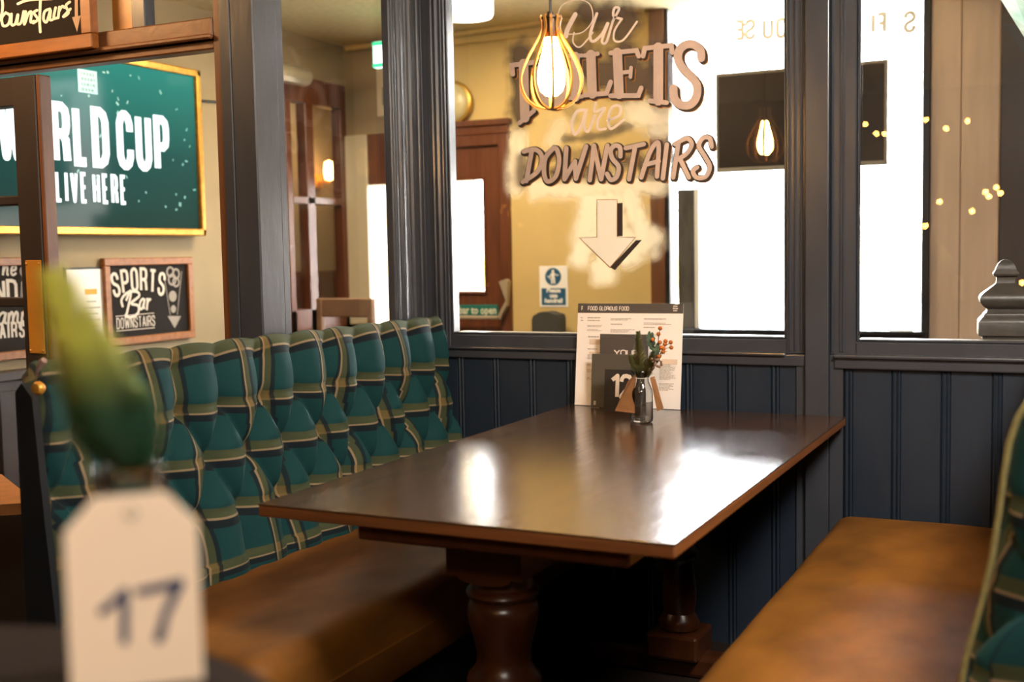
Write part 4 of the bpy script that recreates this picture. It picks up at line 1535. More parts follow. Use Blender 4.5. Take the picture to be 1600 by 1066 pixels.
part(sg, bm, 'lettering', CHALKW)
bm = bmesh.new()
for s in ([pm(256, 428), pm(266, 492)], [pm(284, 424), pm(277, 492)]):
    ribbon(bm, s, .004, cm)
tri = [pm(262, 494), pm(283, 494), pm(273, 513)]
bm.faces.new([bm.verts.new(cm(*p)) for p in tri])
for (u, v, r) in ((266, 425, .022), (275, 428, .022), (269, 437, .024), (275, 441, .02)):
    c = pm(u, v)
    ribbon(bm, [(c[0] + r * math.cos(t), c[1] + r * math.sin(t)) for t in [2 * PI * k / 14 for k in range(15)]], .010, cm)
for (u, v, r) in ((270, 463, .026), (271, 483, .018)):
    c = pm(u, v)
    bm.faces.new([bm.verts.new(cm(c[0] + r * math.cos(t), c[1] + r * math.sin(t))) for t in [2 * PI * k / 18 for k in range(18)]])
part(sg, bm, 'drawing', mat('soft_chalk', '#9a9085', .8))

y1b = at(88, 480, 'x', XL + .03).y
sg2 = chalk_sign('chalkboard_sign', 'oak-framed chalkboard sign partly behind the door stile, its lettering ending in AIRS', y1b - .74, y1b, .862, 1.272)
bm = bmesh.new()
p = pm(-8, 437); write(bm, 'T', p[0], p[1] + .018, .06, .011, cm, sx=.8, shear=.1)
p = pm(4, 438); write(bm, 'he', p[0], p[1] + .018, .07, .010, cm, sx=1.0, gap=.12, shear=.12)
part(sg2, bm, 'lettering', CHALKW)
bm = bmesh.new()
p = pm(-6, 472)
q = pm(26, 472)
write(bm, 'ND', p[0], p[1], .082, .015, cm, fit=q[0] - p[0], gap=.24)
write(bm, '.', q[0] + .012, p[1], .098, .015, cm)
part(sg2, bm, 'lettering', CHALKW)
bm = bmesh.new()
p = pm(-4, 508); write(bm, 'amp', p[0], p[1], .085, .011, cm, sx=1.05, gap=.10, shear=.12)
part(sg2, bm, 'lettering', CHALKW)
bm = bmesh.new()
p, q = pm(1, 529), pm(38, 529)
write(bm, 'AIRS', p[0], p[1], .058, .010, cm, fit=q[0] - p[0], gap=.3)
part(sg2, bm, 'lettering', CHALKW)
bm = bmesh.new()
for (u, v, r) in ((38, 424, .024), (40, 432, .018)):
    c = pm(u, v)
    bm.faces.new([bm.verts.new(cm(c[0] + r * math.cos(t), c[1] + r * math.sin(t))) for t in [2 * PI * k / 16 for k in range(16)]])
for k in range(5):
    ribbon(bm, [pm(34 + 2.4 * k, 440), pm(32.5 + 2.6 * k, 472)], .005, cm)
part(sg2, bm, 'drawing', mat('soft_chalk', '#9a9085', .8))

# ---- paper notice between the two chalkboards
a, b_ = at(105, 470, 'x', XL + .012), at(162, 470, 'x', XL + .012)
nt_ = thing('paper_notice', 'white paper notice with an orange heading in a thin black frame beside the SPORTS chalkboard', 'notice', (XL, (a.y + b_.y) / 2, .88))
part(nt_, box(XL, XL + .010, a.y - .008, b_.y + .008, .885, 1.225, .002), 'frame', BLACK)
part(nt_, box(XL + .010, XL + .012, a.y, b_.y, .893, 1.216), 'sheet', mat('white_paper', '#f2ece2', .6))
bm = bmesh.new()
nm_ = plane_map((XL + .013, 0, 0), (0, 1, 0), (0, 0, 1))
yc = (a.y + b_.y) / 2 + .03
ribbon(bm, [(yc - .035, 1.118), (yc + .035, 1.118)], .024, nm_)
part(nt_, bm, 'heading', mat('orange_print', '#e0a233', .6))
bm = bmesh.new()
for k, ww in enumerate((.028, .05, .035, .045, .03, .04)):
    ribbon(bm, [(yc - ww, 1.075 - k * .027), (yc + ww, 1.075 - k * .027)], .006, nm_)
part(nt_, bm, 'printed_lines', mat('grey_print', '#a09a90', .7))['kind'] = 'stuff'

# ---- sign hung on the header of the cross wall
o1, o2 = at(0, 40, 'y', YC - .02), at(148, 40, 'y', YC - .02)
zb_ = at(148, 72, 'y', YC - .02).z
ds = thing('hanging_sign', 'wood-framed black sign with cream script Downstairs and a down arrow, on the transom header', 'sign', ((o1.x + o2.x) / 2, YC - .02, zb_))
sxl = o2.x - .72
bm = bmesh.new()
fw_ = .042
for a, b, c, d in ((sxl, o2.x, zb_ - .006, zb_ + fw_ - .006), (sxl, o2.x, zb_ + .36, zb_ + .40), (sxl, sxl + fw_, zb_ + fw_ - .006, zb_ + .36), (o2.x - fw_, o2.x, zb_ + fw_ - .006, zb_ + .36)):
    bx(bm, a, b, YC - .034, YC - .004, c, d, .003)
part(ds, bm, 'frame', OAK)
part(ds, box(sxl + .03, o2.x - .03, YC - .02, YC - .006, zb_ + .02, zb_ + .38), 'panel', CHALK)
sm_ = pix_map('y', YC - .0215)
bm = bmesh.new()
scr_ = {
    'D': [[(-22, 45), (-10, 2), (-4, -4)], [(-30, 8), (-5, -8), (4, 4), (0, 30), (-18, 46), (-28, 40)]],
    'own': [[(9, 20), (3, 28), (5, 40), (13, 38), (16, 25), (9, 20)], [(18, 22), (18, 38), (24, 37), (28, 23), (27, 37), (33, 35), (37, 18)], [(40, 18), (38, 38), (44, 22), (49, 19), (48, 34), (53, 33)]],
    's': [[(58, 16), (53, 20), (59, 30), (52, 36)]],
    't': [[(64, -14), (62, 30), (63, 50)], [(28, 6), (45, 0), (82, -2)]],
    'a': [[(78, 14), (70, 18), (68, 30), (73, 34), (79, 16), (78, 30), (82, 31)]],
    'irs': [[(87, 12), (84, 28), (89, 28)], [(93, 11), (91, 28)], [(92, 18), (97, 10), (101, 12)], [(109, 3), (103, 9), (107, 20), (99, 26), (110, 14)]],
}
for ss in scr_.values():
    for s in ss:
        ribbon(bm, smooth_line(s), 4.2, sm_, True)
part(ds, bm, 'lettering', mat('cream_sign_paint', '#f2e8e2', .6))
bm = bmesh.new()
ribbon(bm, [(119, -30), (119.5, 30)], 5.0, sm_)
bm.faces.new([bm.verts.new(sm_(*p)) for p in ((112.5, 27), (126, 24), (120.5, 50))])
part(ds, bm, 'arrow', mat('tan_sign_paint', '#b59a86', .6))

# ---- table and dark furniture glimpsed through the lower door glass
lt = thing('side_table', 'small dark table with an orange-brown top, seen through the lower door glass', 'table', (-1.75, -.35, 0))
pts = [at(0, 741, 'z', .62), at(56, 783, 'z', .62), at(56, 790, 'z', .62), at(-60, 776, 'z', .62), at(-60, 735, 'z', .62)]
bm = bmesh.new()
p0_, p1_ = at(2, 741, 'z', .62), at(58, 785, 'z', .62)
d_ = (p1_ - p0_).normalized()
q_ = Vector((d_.y, -d_.x, 0))
cc = p1_ + q_ * .0
bmp = [cc, cc - d_ * .5, cc - d_ * .5 + Vector((-.28, -.22, 0)), cc + Vector((-.28, -.22, 0))]
prism(bm, bmp, (0, 0, -.03))
part(lt, bm, 'table_top', mat('orange_brown_top', '#a8703c', .45, var=.2, vscale=(20, 20, 20)))
cx_ = sum((p.x for p in bmp)) / 4
cy_ = sum((p.y for p in bmp)) / 4
bm = bmesh.new()
bx(bm, cx_ - .03, cx_ + .03, cy_ - .03, cy_ + .03, .02, .59)
bx(bm, cx_ - .15, cx_ + .15, cy_ - .15, cy_ + .15, 0, .03, .01)
part(lt, bm, 'pedestal', BLACK)
lt.location = (cx_, cy_, 0)
for ch in list(lt.children):
    ch.location = Vector((-1.75, -.35, 0)) - Vector((cx_, cy_, 0))

# ---- handrail sign and stair newel on the yellow wall
YW = YF - .02
a, b_ = at(843, 416, 'y', YW), at(888, 480, 'y', YW)
hs = thing('handrail_sign', 'white and blue safety sign reading Please use handrail, fixed to the yellow wall', 'sign', (a.x, YW, b_.z))
part(hs, box(a.x, b_.x, YW - .004, YW, b_.z, a.z, .001), 'plate', mat('sign_white', '#efe6dc', .5))
BLUE = mat('sign_blue', '#17506e', .5)
sw, sh = b_.x - a.x, a.z - b_.z
c = Vector((a.x + sw * .49, YW - .005, b_.z + sh * .74))
bm = bmesh.new()
bm.faces.new([bm.verts.new(c + Vector((sw * .285 * math.cos(t), 0, sw * .285 * math.sin(t)))) for t in [2 * PI * k / 28 for k in range(28)]])
part(hs, bm, 'disc', BLUE)
bm = bmesh.new()
hm = plane_map(c + Vector((0, -.001, 0)), (1, 0, 0), (0, 0, 1))
k_ = sw * .285
bm.faces.new([bm.verts.new(hm(.17 * k_ * math.cos(t), .62 * k_ + .17 * k_ * math.sin(t))) for t in [2 * PI * i / 12 for i in range(12)]])
ribbon(bm, [(0, .45 * k_), (0, -.1 * k_)], .38 * k_, hm)
for s in ([(-.1, 0), (-.14, -.8)], [(.12, 0), (.18, -.8)]):
    ribbon(bm, [(x * k_, y * k_) for x, y in s], .2 * k_, hm)
ribbon(bm, [(x * k_, y * k_) for x, y in ((-.15, .35), (-.4, 0), (-.5, .05))], .13 * k_, hm)
ribbon(bm, [(x * k_, y * k_) for x, y in ((.15, .35), (.5, .15), (.7, .2))], .13 * k_, hm)
ribbon(bm, [(x * k_, y * k_) for x, y in ((-.72, .1), (-.2, -.35))], .08 * k_, hm)
part(hs, bm, 'pictogram', mat('sign_white', '#efe6dc', .5))
part(hs, box(a.x + sw * .07, b_.x - sw * .07, YW - .0055, YW - .004, b_.z + sh * .05, b_.z + sh * .46), 'panel', BLUE)
for i, s in enumerate(('Please', 'use', 'handrail')):
    font_text(s, (a.x + sw * .5, YW - .0065, b_.z + sh * (.36 - i * .125)), (1, 0, 0), (0, 0, 1), sh * .15, mat('sign_white', '#efe6dc', .5), 'lettering', hs, hs, sx=1.0, bold=.0014, align='CENTER')

a, b_ = at(844, 487, 'y', YW - .06), at(884, 487, 'y', YW - .06)
npst = thing('stair_newel', 'dark stair newel with a shallow peaked cap under the handrail sign', 'post', ((a.x + b_.x) / 2, YW - .11, 0))
bm = bmesh.new()
mx_ = (a.x + b_.x) / 2
extrude_profile(bm, [(a.x, 0), (b_.x, 0), (b_.x, a.z - .035), (b_.x - .006, a.z - .012), (mx_ + .02, a.z + .004), (mx_, a.z + .006), (mx_ - .03, a.z + .002), (a.x + .01, a.z - .016), (a.x, a.z - .035)], 'y', YW - .17, YW - .06)
part(npst, bm, 'post', mat('dark_grey_brown', '#3a3630', .6))

# ---- big dark newel finial just behind the second pane, on the sill
nw = thing('newel_finial', 'dark square-cut newel finial with moulded neck behind the glass, on the window sill', 'finial', (1.51, .16, .976))
bm = bmesh.new()
zt_ = 1.207
prn = [(.063, .0), (.063, .008), (.0745, .012), (.0745, .022), (.074, .05), (.0735, .052), (.066, .062), (.060, .068), (.058, .074), (.053, .078), (.050, .083), (.050, .088), (.056, .092), (.063, .098), (.070, .108), (.0715, .118), (.068, .127), (.058, .137), (.045, .147), (.034, .155), (.026, .163), (.0245, .172), (.0255, .180), (.033, .184), (.035, .190), (.033, .194), (.029, .199), (.026, .208), (.022, .218), (.014, .227), (.006, .231), (.0, .2315)]
prn = [(r, z) for r, z in prn]
lathe(bm, prn, nw.location, sq=True)
es = [e for e in bm.edges if abs(e.verts[0].co.z - e.verts[1].co.z) > 1e-4 and len(e.link_faces) == 2]
part(nw, bm, 'finial', mat('dark_worn_finial', '#45413b', .38, var=.2, vscale=(40, 40, 40), bump=.2), smooth=True, ang=30)
nw.rotation_euler = (0, 0, math.radians(6))

# ---- white board leaning by the sill
lb = thing('leaning_board', 'white board leaning against the bright street window beside the dark window post', 'board', (at(1408, 525, 'y', YF - .03).x, YF - .03, .8505))
bm = bmesh.new()
q0, q1, q2, q3 = (at(1389, 530, 'y', YF - .034), at(1426, 530, 'y', YF - .034), at(1439, 459, 'y', YF - .012), at(1403, 466, 'y', YF - .012))
q0.z = q1.z = .8505
prism(bm, [q0, q1, q2, q3], (0, .008, 0))
WB = bpy.data.materials.new('translucent_white_board')
WB.use_nodes = True
_n, _l = WB.node_tree.nodes, WB.node_tree.links
_tl, _mx = _n.new('ShaderNodeBsdfTranslucent'), _n.new('ShaderNodeMixShader')
_tl.inputs[0].default_value = (.9, .88, .84, 1)
_n['Principled BSDF'].inputs['Base Color'].default_value = (.9, .88, .84, 1)
_mx.inputs[0].default_value = .5
_l.new(_n['Principled BSDF'].outputs[0], _mx.inputs[1])
_l.new(_tl.outputs[0], _mx.inputs[2])
_l.new(_mx.outputs[0], _n['Material Output'].inputs[0])
part(lb, bm, 'board', WB)

# ---- ceiling light, bell, exit sign, cylinder, notice, chair
dc_ = at(728, 20, 'y', 1.2)
dl = thing('ceiling_light', 'glowing white drum ceiling light in the lobby above the brown door', 'lamp', (dc_.x, 1.2, 2.31))
bm = bmesh.new()
lathe(bm, [(.0, 2.318), (.10, 2.318), (.118, 2.322), (.124, 2.335), (.124, 2.43), (.0, 2.43)], (dc_.x, 1.2, 0), 40)
part(dl, bm, 'diffuser', mat('lit_diffuser', '#fff6e6', .5, emit='#fff0cf', estr=9), smooth=True)
part(dl, box(dc_.x - .09, dc_.x + .09, 1.11, 1.29, 2.43, CZ), 'mount', WHITE)

bl = at(703, 160, 'y', YW - .05)
be = thing('wall_bell', 'round pale domed bell with a brass rim on the yellow wall above the door', 'bell', (bl.x, YW, bl.z))
bm = bmesh.new()
lathe(bm, [(.118, 0), (.122, .012), (.118, .03), (.106, .036), (.10, .036)], (0, 0, 0), 36)
bmesh.ops.rotate(bm, verts=bm.verts, matrix=Matrix.Rotation(PI / 2, 3, 'X'))
bmesh.ops.translate(bm, verts=bm.verts, vec=(bl.x, YW, bl.z))
part(be, bm, 'rim', mat('yellowed_brass', '#b48a38', .35, metal=.6), smooth=True)
bm = bmesh.new()
lathe(bm, [(.105, .03), (.098, .045), (.075, .06), (.04, .068), (.0, .07)], (0, 0, 0), 36)
bmesh.ops.rotate(bm, verts=bm.verts, matrix=Matrix.Rotation(PI / 2, 3, 'X'))
bmesh.ops.translate(bm, verts=bm.verts, vec=(bl.x, YW, bl.z))
part(be, bm, 'dome', mat('pale_dome', '#b9a878', .35), smooth=True)

ea, eb = at(583, 66, 'y', 1.6), at(612, 104, 'y', 1.6)
ex = thing('exit_sign', 'lit green and white exit sign hanging from the lobby ceiling beside the reeded post', 'sign', (ea.x, 1.6, eb.z))
part(ex, box(ea.x, eb.x + .18, 1.59, 1.63, eb.z, ea.z, .006), 'housing', mat('lit_exit_panel', '#d8fff0', .4, emit='#c9ffe8', estr=1.6))
bm = bmesh.new()
for zz in (eb.z + .012, ea.z - .012):
    ribbon(bm, [(ea.x, zz), (eb.x + .18, zz)], .018, lambda p, q: Vector((p, 1.588, q)))
part(ex, bm, 'green_band', mat('lit_green_band', '#1fae7c', .4, emit='#35d39c', estr=.8))
for xx in (ea.x + .06, eb.x + .12):
    bm = bmesh.new()
    tube(bm, [(xx, 1.61, ea.z), (xx, 1.61, CZ)], .008, 6)
    part(ex, bm, 'hanger', WHITE)

ca, cb = at(430, 118, 'x', XL + .16), at(478, 121, 'x', XL + .16)
cy = thing('wall_heater', 'pale cylindrical heater on the lobby wall above the timber screen', 'heater', (XL + .16, (ca.y + cb.y) / 2, ca.z))
bm = bmesh.new()
prf = [(.0, 0), (.045, .0), (.05, .006), (.05, .40), (.045, .41), (.0, .41)]
lathe(bm, prf, (0, 0, 0), 28)
bmesh.ops.rotate(bm, verts=bm.verts, matrix=Matrix.Rotation(-PI / 2, 3, 'X'))
bmesh.ops.translate(bm, verts=bm.verts, vec=(XL + .16, cb.y - .41, cb.z))
part(cy, bm, 'cylinder', mat('pale_metal_cylinder', '#a89c84', .35, metal=.5), smooth=True)
for dy_ in (.14, .34):
    part(cy, box(XL, XL + .13, cb.y - dy_, cb.y - dy_ + .03, cb.z - .012, cb.z + .012), 'bracket', BLACK)

na, nb = at(588, 106, 'y', YF - .004), at(616, 180, 'y', YF - .004)
nn_ = thing('wall_notice', 'cream notice with a black printed column, on the lobby wall under the exit sign', 'notice', (na.x, YF, nb.z))
part(nn_, box(na.x, nb.x, YF - .006, YF, nb.z, na.z), 'sheet', mat('cream_notice', '#ddceb0', .6))
bm = bmesh.new()
for k in range(7):
    p = at(600, 138 + k * 4, 'y', YF - .008)
    ribbon(bm, [(p.x - .012, p.z), (p.x + .012 + .004 * (k % 2), p.z)], .011, lambda p_, q_: Vector((p_, YF - .008, q_)))
part(nn_, bm, 'printed_lines', BLACK)['kind'] = 'stuff'

# chair standing in the lobby
cw = mat('brown_chair_wood', '#86664f', .45, var=.2)
A_, B_ = at(497, 466, 'y', 1.3), at(582, 458, 'y', 1.3)
ch = thing('wooden_chair', 'brown wooden chair with a plank back in the lobby, seen through the side pane', 'chair', ((A_.x + B_.x) / 2, 1.45, 0))
x0c, x1c, zt_c = A_.x, B_.x, A_.z
part(ch, box(x0c, x1c, 1.29, 1.315, zt_c - .095, zt_c, .006), 'top_rail', cw)
part(ch, box(x0c + .03, x1c - .03, 1.292, 1.312, zt_c - .28, zt_c - .24, .004), 'back_rail', cw)
for xx in (x0c + .012, x1c - .012):
    part(ch, box(xx - .016, xx + .016, 1.285, 1.32, 0, zt_c - .002, .004), 'leg', cw)
for xx in (x0c + .012, x1c - .012):
    part(ch, box(xx - .016, xx + .016, 1.63, 1.665, 0, .44, .004), 'leg', cw)
part(ch, box(x0c, x1c, 1.30, 1.68, .44, .47, .008), 'seat', cw)

# ---- teal pennant at the top edge by the window
pf_ = thing('pennant_flag', 'pale teal bunting pennant hanging in front of the second window', 'flag', at(1600, -60, 'y', -.28))
bm = bmesh.new()
fa, fb_, fc = at(1548, -26, 'y', -.28), at(1720, -26, 'y', -.28), at(1634, 112, 'y', -.28)
n_ = 8
rows = []
for i in range(n_ + 1):
    t = i / n_
    l_, r_ = fa.lerp(fc, t), fb_.lerp(fc, t)
    rows.append([bm.verts.new(l_.lerp(r_, j / 6) + Vector((0, .008 * math.sin(j * 1.3 + i * .4), 0))) for j in range(7)])
for p, q in zip(rows, rows[1:]):
    for j in range(6):
        try:
            bm.faces.new((p[j], p[j + 1], q[j + 1], q[j]))
        except ValueError:
            pass
part(pf_, bm, 'flag', mat('teal_flag_cloth', '#6fb3ac', .8, color2='#c6dcd6', vscale=(9, 9, 9)))
bm = bmesh.new()
tube(bm, [fa + Vector((-.1, 0, .1)), fa, fb_, fb_ + Vector((.5, -.1, .1))], .003, 6)
part(pf_, bm, 'cord', WHITE)

# ================================================================== PAINTED SIGN ON THE GLASS
GY = .0335
ps_ = thing('painted_window_sign', 'airbrushed sign Our TOILETS are DOWNSTAIRS with a down arrow, painted on the booth window', 'sign', (.3, GY, 1.1))
SGN = mat('pinkish_grey_sign_paint', '#c9b2a4', .6, var=.08, vscale=(25, 25, 25))
SGS = mat('dark_brown_sign_paint', '#33261e', .6)
SGO = mat('amber_sign_edge', '#9a6226', .6)
def gl(dy):
    return lambda a, b: at(a, b, 'y', GY - dy)
def c5(u, v):
    return (690 + u / 3.552, v / 3.552)
# strokes in the photograph's crop units; (points, width)
TOIL = [
    [(395, 412), (390, 362), (520, 345)], [(455, 352), (462, 655)], [(430, 684), (512, 615)],
    [(742, 312), (742, 540)], [(705, 312), (780, 308)], [(710, 545), (780, 535)],
    [(828, 302), (836, 522)], [(795, 308), (866, 298)], [(795, 528), (915, 518), (938, 455)],
    [(975, 290), (985, 525)], [(938, 294), (1082, 280), (1094, 312)], [(985, 405), (1045, 398)], [(1052, 375), (1048, 428)], [(938, 532), (1092, 530), (1108, 488)],
    [(1118, 312), (1128, 268), (1275, 252), (1280, 292)], [(1203, 262), (1202, 560)], [(1155, 560), (1248, 570)],
]
TW = [26, 52, 24, 50, 22, 22, 52, 24, 26, 52, 26, 22, 20, 26, 26, 54, 26]
S1 = smooth_line([(1440, 322), (1436, 282), (1405, 250), (1360, 246), (1322, 275), (1312, 325), (1335, 375), (1385, 425), (1418, 480), (1410, 545), (1375, 582), (1325, 580), (1292, 545), (1286, 490)])
O1 = smooth_line([(610, 330), (545, 385), (535, 470), (575, 560), (640, 575), (690, 500), (690, 410), (655, 345)], True)
DOWN = [
    [(500, 838), (470, 1005)], smooth_line([(455, 842), (520, 830), (556, 870), (535, 950), (450, 1010)]),
    smooth_line([(622, 822), (575, 880), (570, 970), (592, 1008), (635, 975), (652, 890), (640, 830), (622, 822)]),
    [(692, 822), (682, 995), (740, 895), (745, 992), (802, 812)],
    [(822, 1000), (845, 808), (885, 995), (920, 808)],
    smooth_line([(992, 868), (990, 820), (962, 808), (938, 835), (948, 880), (982, 925), (972, 980), (940, 998), (918, 965)]),
    [(1022, 822), (1122, 800)], [(1075, 810), (1040, 995)],
    smooth_line([(1108, 985), (1150, 860), (1185, 800), (1205, 810), (1195, 980)]), [(1128, 915), (1205, 895)],
    [(1250, 802), (1228, 990)],
    [(1315, 790), (1285, 985)], smooth_line([(1295, 800), (1360, 768), (1388, 800), (1362, 850), (1312, 885)]), [(1325, 885), (1372, 985)],
    smooth_line([(1498, 815), (1488, 768), (1452, 765), (1428, 810), (1462, 870), (1488, 925), (1465, 980), (1415, 985), (1395, 950), (1418, 928)]),
]
def strokes(name, lines, widths, off, dy, m):
    bm = bmesh.new()
    mp = gl(dy)
    for i, s in enumerate(lines):
        wdt = widths[i] if isinstance(widths, list) else widths
        ribbon(bm, [c5(p[0] + off[0], p[1] + off[1]) for p in s], wdt / 3.552, mp, True)
    return part(ps_, bm, name, m)
ALLT, ALLW = TOIL + [S1, O1], TW + [46, 44]
strokes('letter_edge', ALLT, [w_ + 5 for w_ in ALLW], (15, 14), .0006, SGO)
strokes('letter_shadow', ALLT, [w_ + 6 for w_ in ALLW], (9, 9), .0009, SGS)
strokes('lettering', ALLT, ALLW, (0, 0), .0014, SGN)
strokes('letter_edge', DOWN, 34, (13, 12), .0006, SGO)
strokes('letter_shadow', DOWN, 43, (5, 5), .0009, SGS)
strokes('lettering', DOWN, 25, (0, 0), .0014, SGN)
# scripts
SCRB = mat('cream_script_paint', '#efdccd', .6)
our = [(smooth_line([(742, 80), (700, 160), (690, 200)]), 26), (smooth_line([(690, 190), (780, 180), (838, 110), (820, 20), (740, 0), (660, 40), (640, 150)]), 6), (smooth_line([(735, 180), (730, 235), (770, 260), (840, 180)]), 8),
       (smooth_line([(862, 75), (825, 190), (840, 230), (890, 190), (920, 130)]), 16), (smooth_line([(925, 130), (890, 225), (915, 232), (950, 120), (985, 50), (960, 45), (955, 90), (1000, 105)]), 14),
       (smooth_line([(1000, 105), (960, 170), (960, 225), (1010, 220), (1085, 120)]), 11)]
are = [(smooth_line([(800, 610), (750, 620), (722, 690), (740, 745), (775, 700), (802, 610)]), 17), (smooth_line([(800, 620), (790, 700), (815, 728), (850, 640)]), 15),
       (smooth_line([(855, 570), (850, 620), (905, 600), (870, 660), (868, 715), (910, 715)]), 14), (smooth_line([(920, 670), (985, 640), (990, 590), (945, 595), (925, 660), (940, 715), (1010, 665)]), 14)]
bm = bmesh.new()
for s, wd_ in our + are:
    ribbon(bm, [c5(*p) for p in s], wd_ / 3.552, gl(.0014), True)
part(ps_, bm, 'lettering', SCRB)
def c6(u, v):
    return (690 + u / 3.552, 250 + v / 3.552)
bm = bmesh.new()
bm.faces.new([bm.verts.new(gl(.0008)(*c6(*p))) for p in ((859, 218), (976, 218), (978, 426), (1080, 428), (935, 602), (758, 430), (859, 426))])
part(ps_, bm, 'arrow_outline', SGO)
bm = bmesh.new()
bm.faces.new([bm.verts.new(gl(.0014)(*c6(*p))) for p in ((863, 222), (972, 222), (972, 428), (1072, 432), (935, 594), (766, 432), (863, 430))])
part(ps_, bm, 'arrow', mat('cream_arrow_paint', '#fff8e6', .6))
bm = bmesh.new()
for q in (((976, 240), (1005, 238), (1005, 422), (976, 424)), ((1078, 446), (1112, 444), (962, 612), (936, 596))):
    bm.faces.new([bm.verts.new(gl(.0010)(*c6(*p))) for p in q])
part(ps_, bm, 'arrow_shadow', SGS)

# airbrushed clouds: paint density falls away from the strokes, broken up by noise
from mathutils import noise as mnoise
def haze(name, colour, blobs, lo, hi, dy, alpha, ins, trl):
    """blobs: polylines in photo pixels with a radius; a fine sheet of paint with its density per vertex."""
    U0, U1, V0, V1 = lo[0], hi[0], lo[1], hi[1]
    nx, ny = int((U1 - U0) / 3.2), int((V1 - V0) / 3.2)
    bm = bmesh.new()
    lay = bm.verts.layers.float.new('paint')
    segs = []
    for pts, r, s in blobs:
        for a, b in zip(pts, pts[1:] if len(pts) > 1 else pts):
            segs.append((a, b, r, s))
    g = []
    for j in range(ny + 1):
        row = []
        for i in range(nx + 1):
            u, v = U0 + (U1 - U0) * i / nx, V0 + (V1 - V0) * j / ny
            d = 0
            nz = mnoise.noise((u * .045, v * .045, ins)) + .5 * mnoise.noise((u * .11, v * .11, ins + 3))
            for a, b, r, s in segs:
                abx, aby = b[0] - a[0], b[1] - a[1]
                L2 = abx * abx + aby * aby
                t = max(0, min(1, ((u - a[0]) * abx + (v - a[1]) * aby) / L2)) if L2 > 0 else 0
                q = math.hypot(u - a[0] - abx * t, v - a[1] - aby * t) / r + .36 * nz
                d = max(d, s * max(0, min(1, (1.5 - q) / 1.15)))
            vv = bm.verts.new(at(u, v, 'y', GY - dy))
            vv[lay] = d * d * (3 - 2 * d)
            row.append(vv)
        g.append(row)
    for p, q in zip(g, g[1:]):
        for i in range(nx):
            f4 = (p[i], p[i + 1], q[i + 1], q[i])
            if max(x[lay] for x in f4) > .003:
                bm.faces.new(f4)
    for vv in [x for x in bm.verts if not x.link_faces]:
        bm.verts.remove(vv)
    m = bpy.data.materials.new(name)
    m.use_nodes = True
    n, l = m.node_tree.nodes, m.node_tree.links
    b = n['Principled BSDF']
    b.inputs['Base Color'].default_value = lin(colour)
    b.inputs['Roughness'].default_value = .7
    tl = n.new('ShaderNodeBsdfTranslucent')
    tl.inputs[0].default_value = lin(colour)
    m0 = n.new('ShaderNodeMixShader')
    m0.inputs[0].default_value = trl
    l.new(b.outputs[0], m0.inputs[1])
    l.new(tl.outputs[0], m0.inputs[2])
    at_ = n.new('ShaderNodeAttribute')
    at_.attribute_name = 'paint'
    mt = n.new('ShaderNodeMath')
    mt.operation = 'MULTIPLY'
    mt.inputs[1].default_value = alpha
    l.new(at_.outputs['Fac'], mt.inputs[0])
    tr = n.new('ShaderNodeBsdfTransparent')
    mx = n.new('ShaderNodeMixShader')
    l.new(mt.outputs[0], mx.inputs[0])
    l.new(tr.outputs[0], mx.inputs[1])
    l.new(m0.outputs[0], mx.inputs[2])
    l.new(mx.outputs[0], n['Material Output'].inputs[0])
    return part(ps_, bm, name, m)
def c5l(*p):
    return [c5(*q) for q in p]
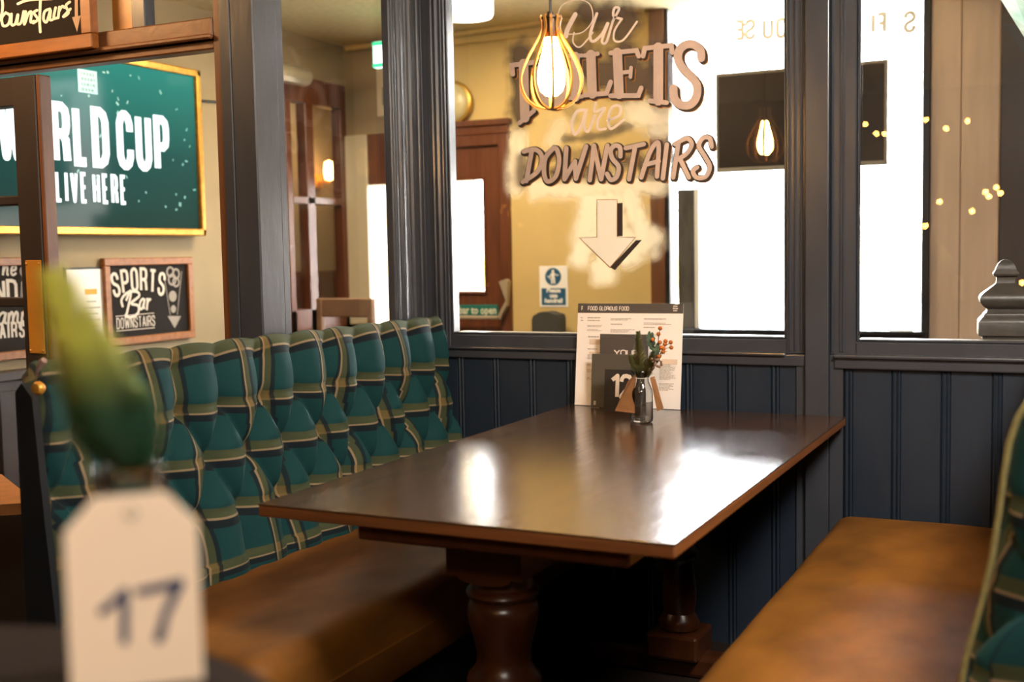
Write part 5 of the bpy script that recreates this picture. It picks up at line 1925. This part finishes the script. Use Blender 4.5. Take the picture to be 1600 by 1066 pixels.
grey = [(c5l((440, 300), (440, 640)), 22, .9), (c5l((560, 330), (700, 330)), 14, .6), (c5l((800, 60), (870, 90), (1000, 60), (1040, 110), (1000, 190)), 20, .8), (c5l((730, 330), (860, 400), (960, 420)), 30, .95),
        (c5l((1000, 330), (1080, 460), (1160, 430)), 32, .95), (c5l((1260, 330), (1260, 500), (1360, 540)), 32, .95), (c5l((1290, 290), (1450, 230), (1470, 420), (1400, 620)), 14, .9), (c5l((700, 600), (740, 660)), 12, .4),
        (c5l((690, 770), (780, 765), (900, 750), (1040, 700)), 9, .7), (c5l((440, 880), (440, 1010)), 12, .9), (c5l((560, 870), (700, 860), (850, 850)), 14, .55), (c5l((640, 960), (760, 960), (900, 950)), 14, .8), (c5l((980, 900), (1080, 880), (1150, 960)), 16, .8),
        (c5l((1240, 850), (1350, 900), (1420, 920)), 17, .85), (c5l((1350, 750), (1420, 745)), 10, .7)]
haze('airbrush_cloud', '#4a3c34', grey, (784, 0), (1118, 300), .0002, .92, 1.7, .06)
crm = [(c5l((420, 760), (410, 1040)), 16, .8), (c5l((520, 1045), (760, 1050), (980, 1040), (1200, 1025)), 18, .75), (c5l((620, 780), (660, 700)), 18, .5), (c5l((1080, 620), (1180, 660), (1280, 640)), 24, .8), (c5l((1180, 720), (1330, 720)), 16, .7),
       (c5l((1100, 160), (1200, 140), (1320, 170)), 16, .5)]
def c6l(*p):
    return [c6(*q) for q in p]
crm += [(c6l((820, 230), (790, 400), (780, 540)), 20, .85), (c6l((1040, 190), (1090, 330), (1110, 460)), 18, .85), (c6l((860, 590), (890, 650)), 18, .75), (c6l((1020, 540), (1180, 430)), 20, .8), (c6l((800, 190), (950, 190), (1080, 180)), 14, .7), (c6l((1200, 440), (1180, 520)), 12, .6),
        (c6l((910, 230), (915, 420)), 42, .85), (c6l((830, 450), (1040, 450)), 30, .85), (c6l((920, 500), (900, 620)), 24, .8)]
haze('airbrush_cloud', '#e8d7b4', crm, (784, 150), (1080, 460), .0004, .8, 6.1, .5)

# added bulb and bracket, standing in for a festoon reflection in the side pane
lp_ = at(514, 267, 'x', -3.08)
wl_ = thing('reflected_bulb', 'small glowing bulb standing in for a reflected lamp, behind the timber screen', 'lamp', (-3.2, lp_.y, lp_.z))
bm = bmesh.new()
lathe(bm, [(.0, -.07), (.03, -.06), (.038, .0), (.03, .06), (.0, .075)], lp_, 20)
part(wl_, bm, 'bulb', mat('glowing_reflection_bulb', '#ffd9a0', .3, emit='#ffc070', estr=14), smooth=True)
bm = bmesh.new()
bx(bm, -3.2, -3.17, lp_.y - .05, lp_.y + .05, lp_.z - .12, lp_.z - .02, .006)
bx(bm, -3.18, -3.07, lp_.y - .01, lp_.y + .01, lp_.z - .09, lp_.z - .07, .003)
part(wl_, bm, 'bracket', BRASS)
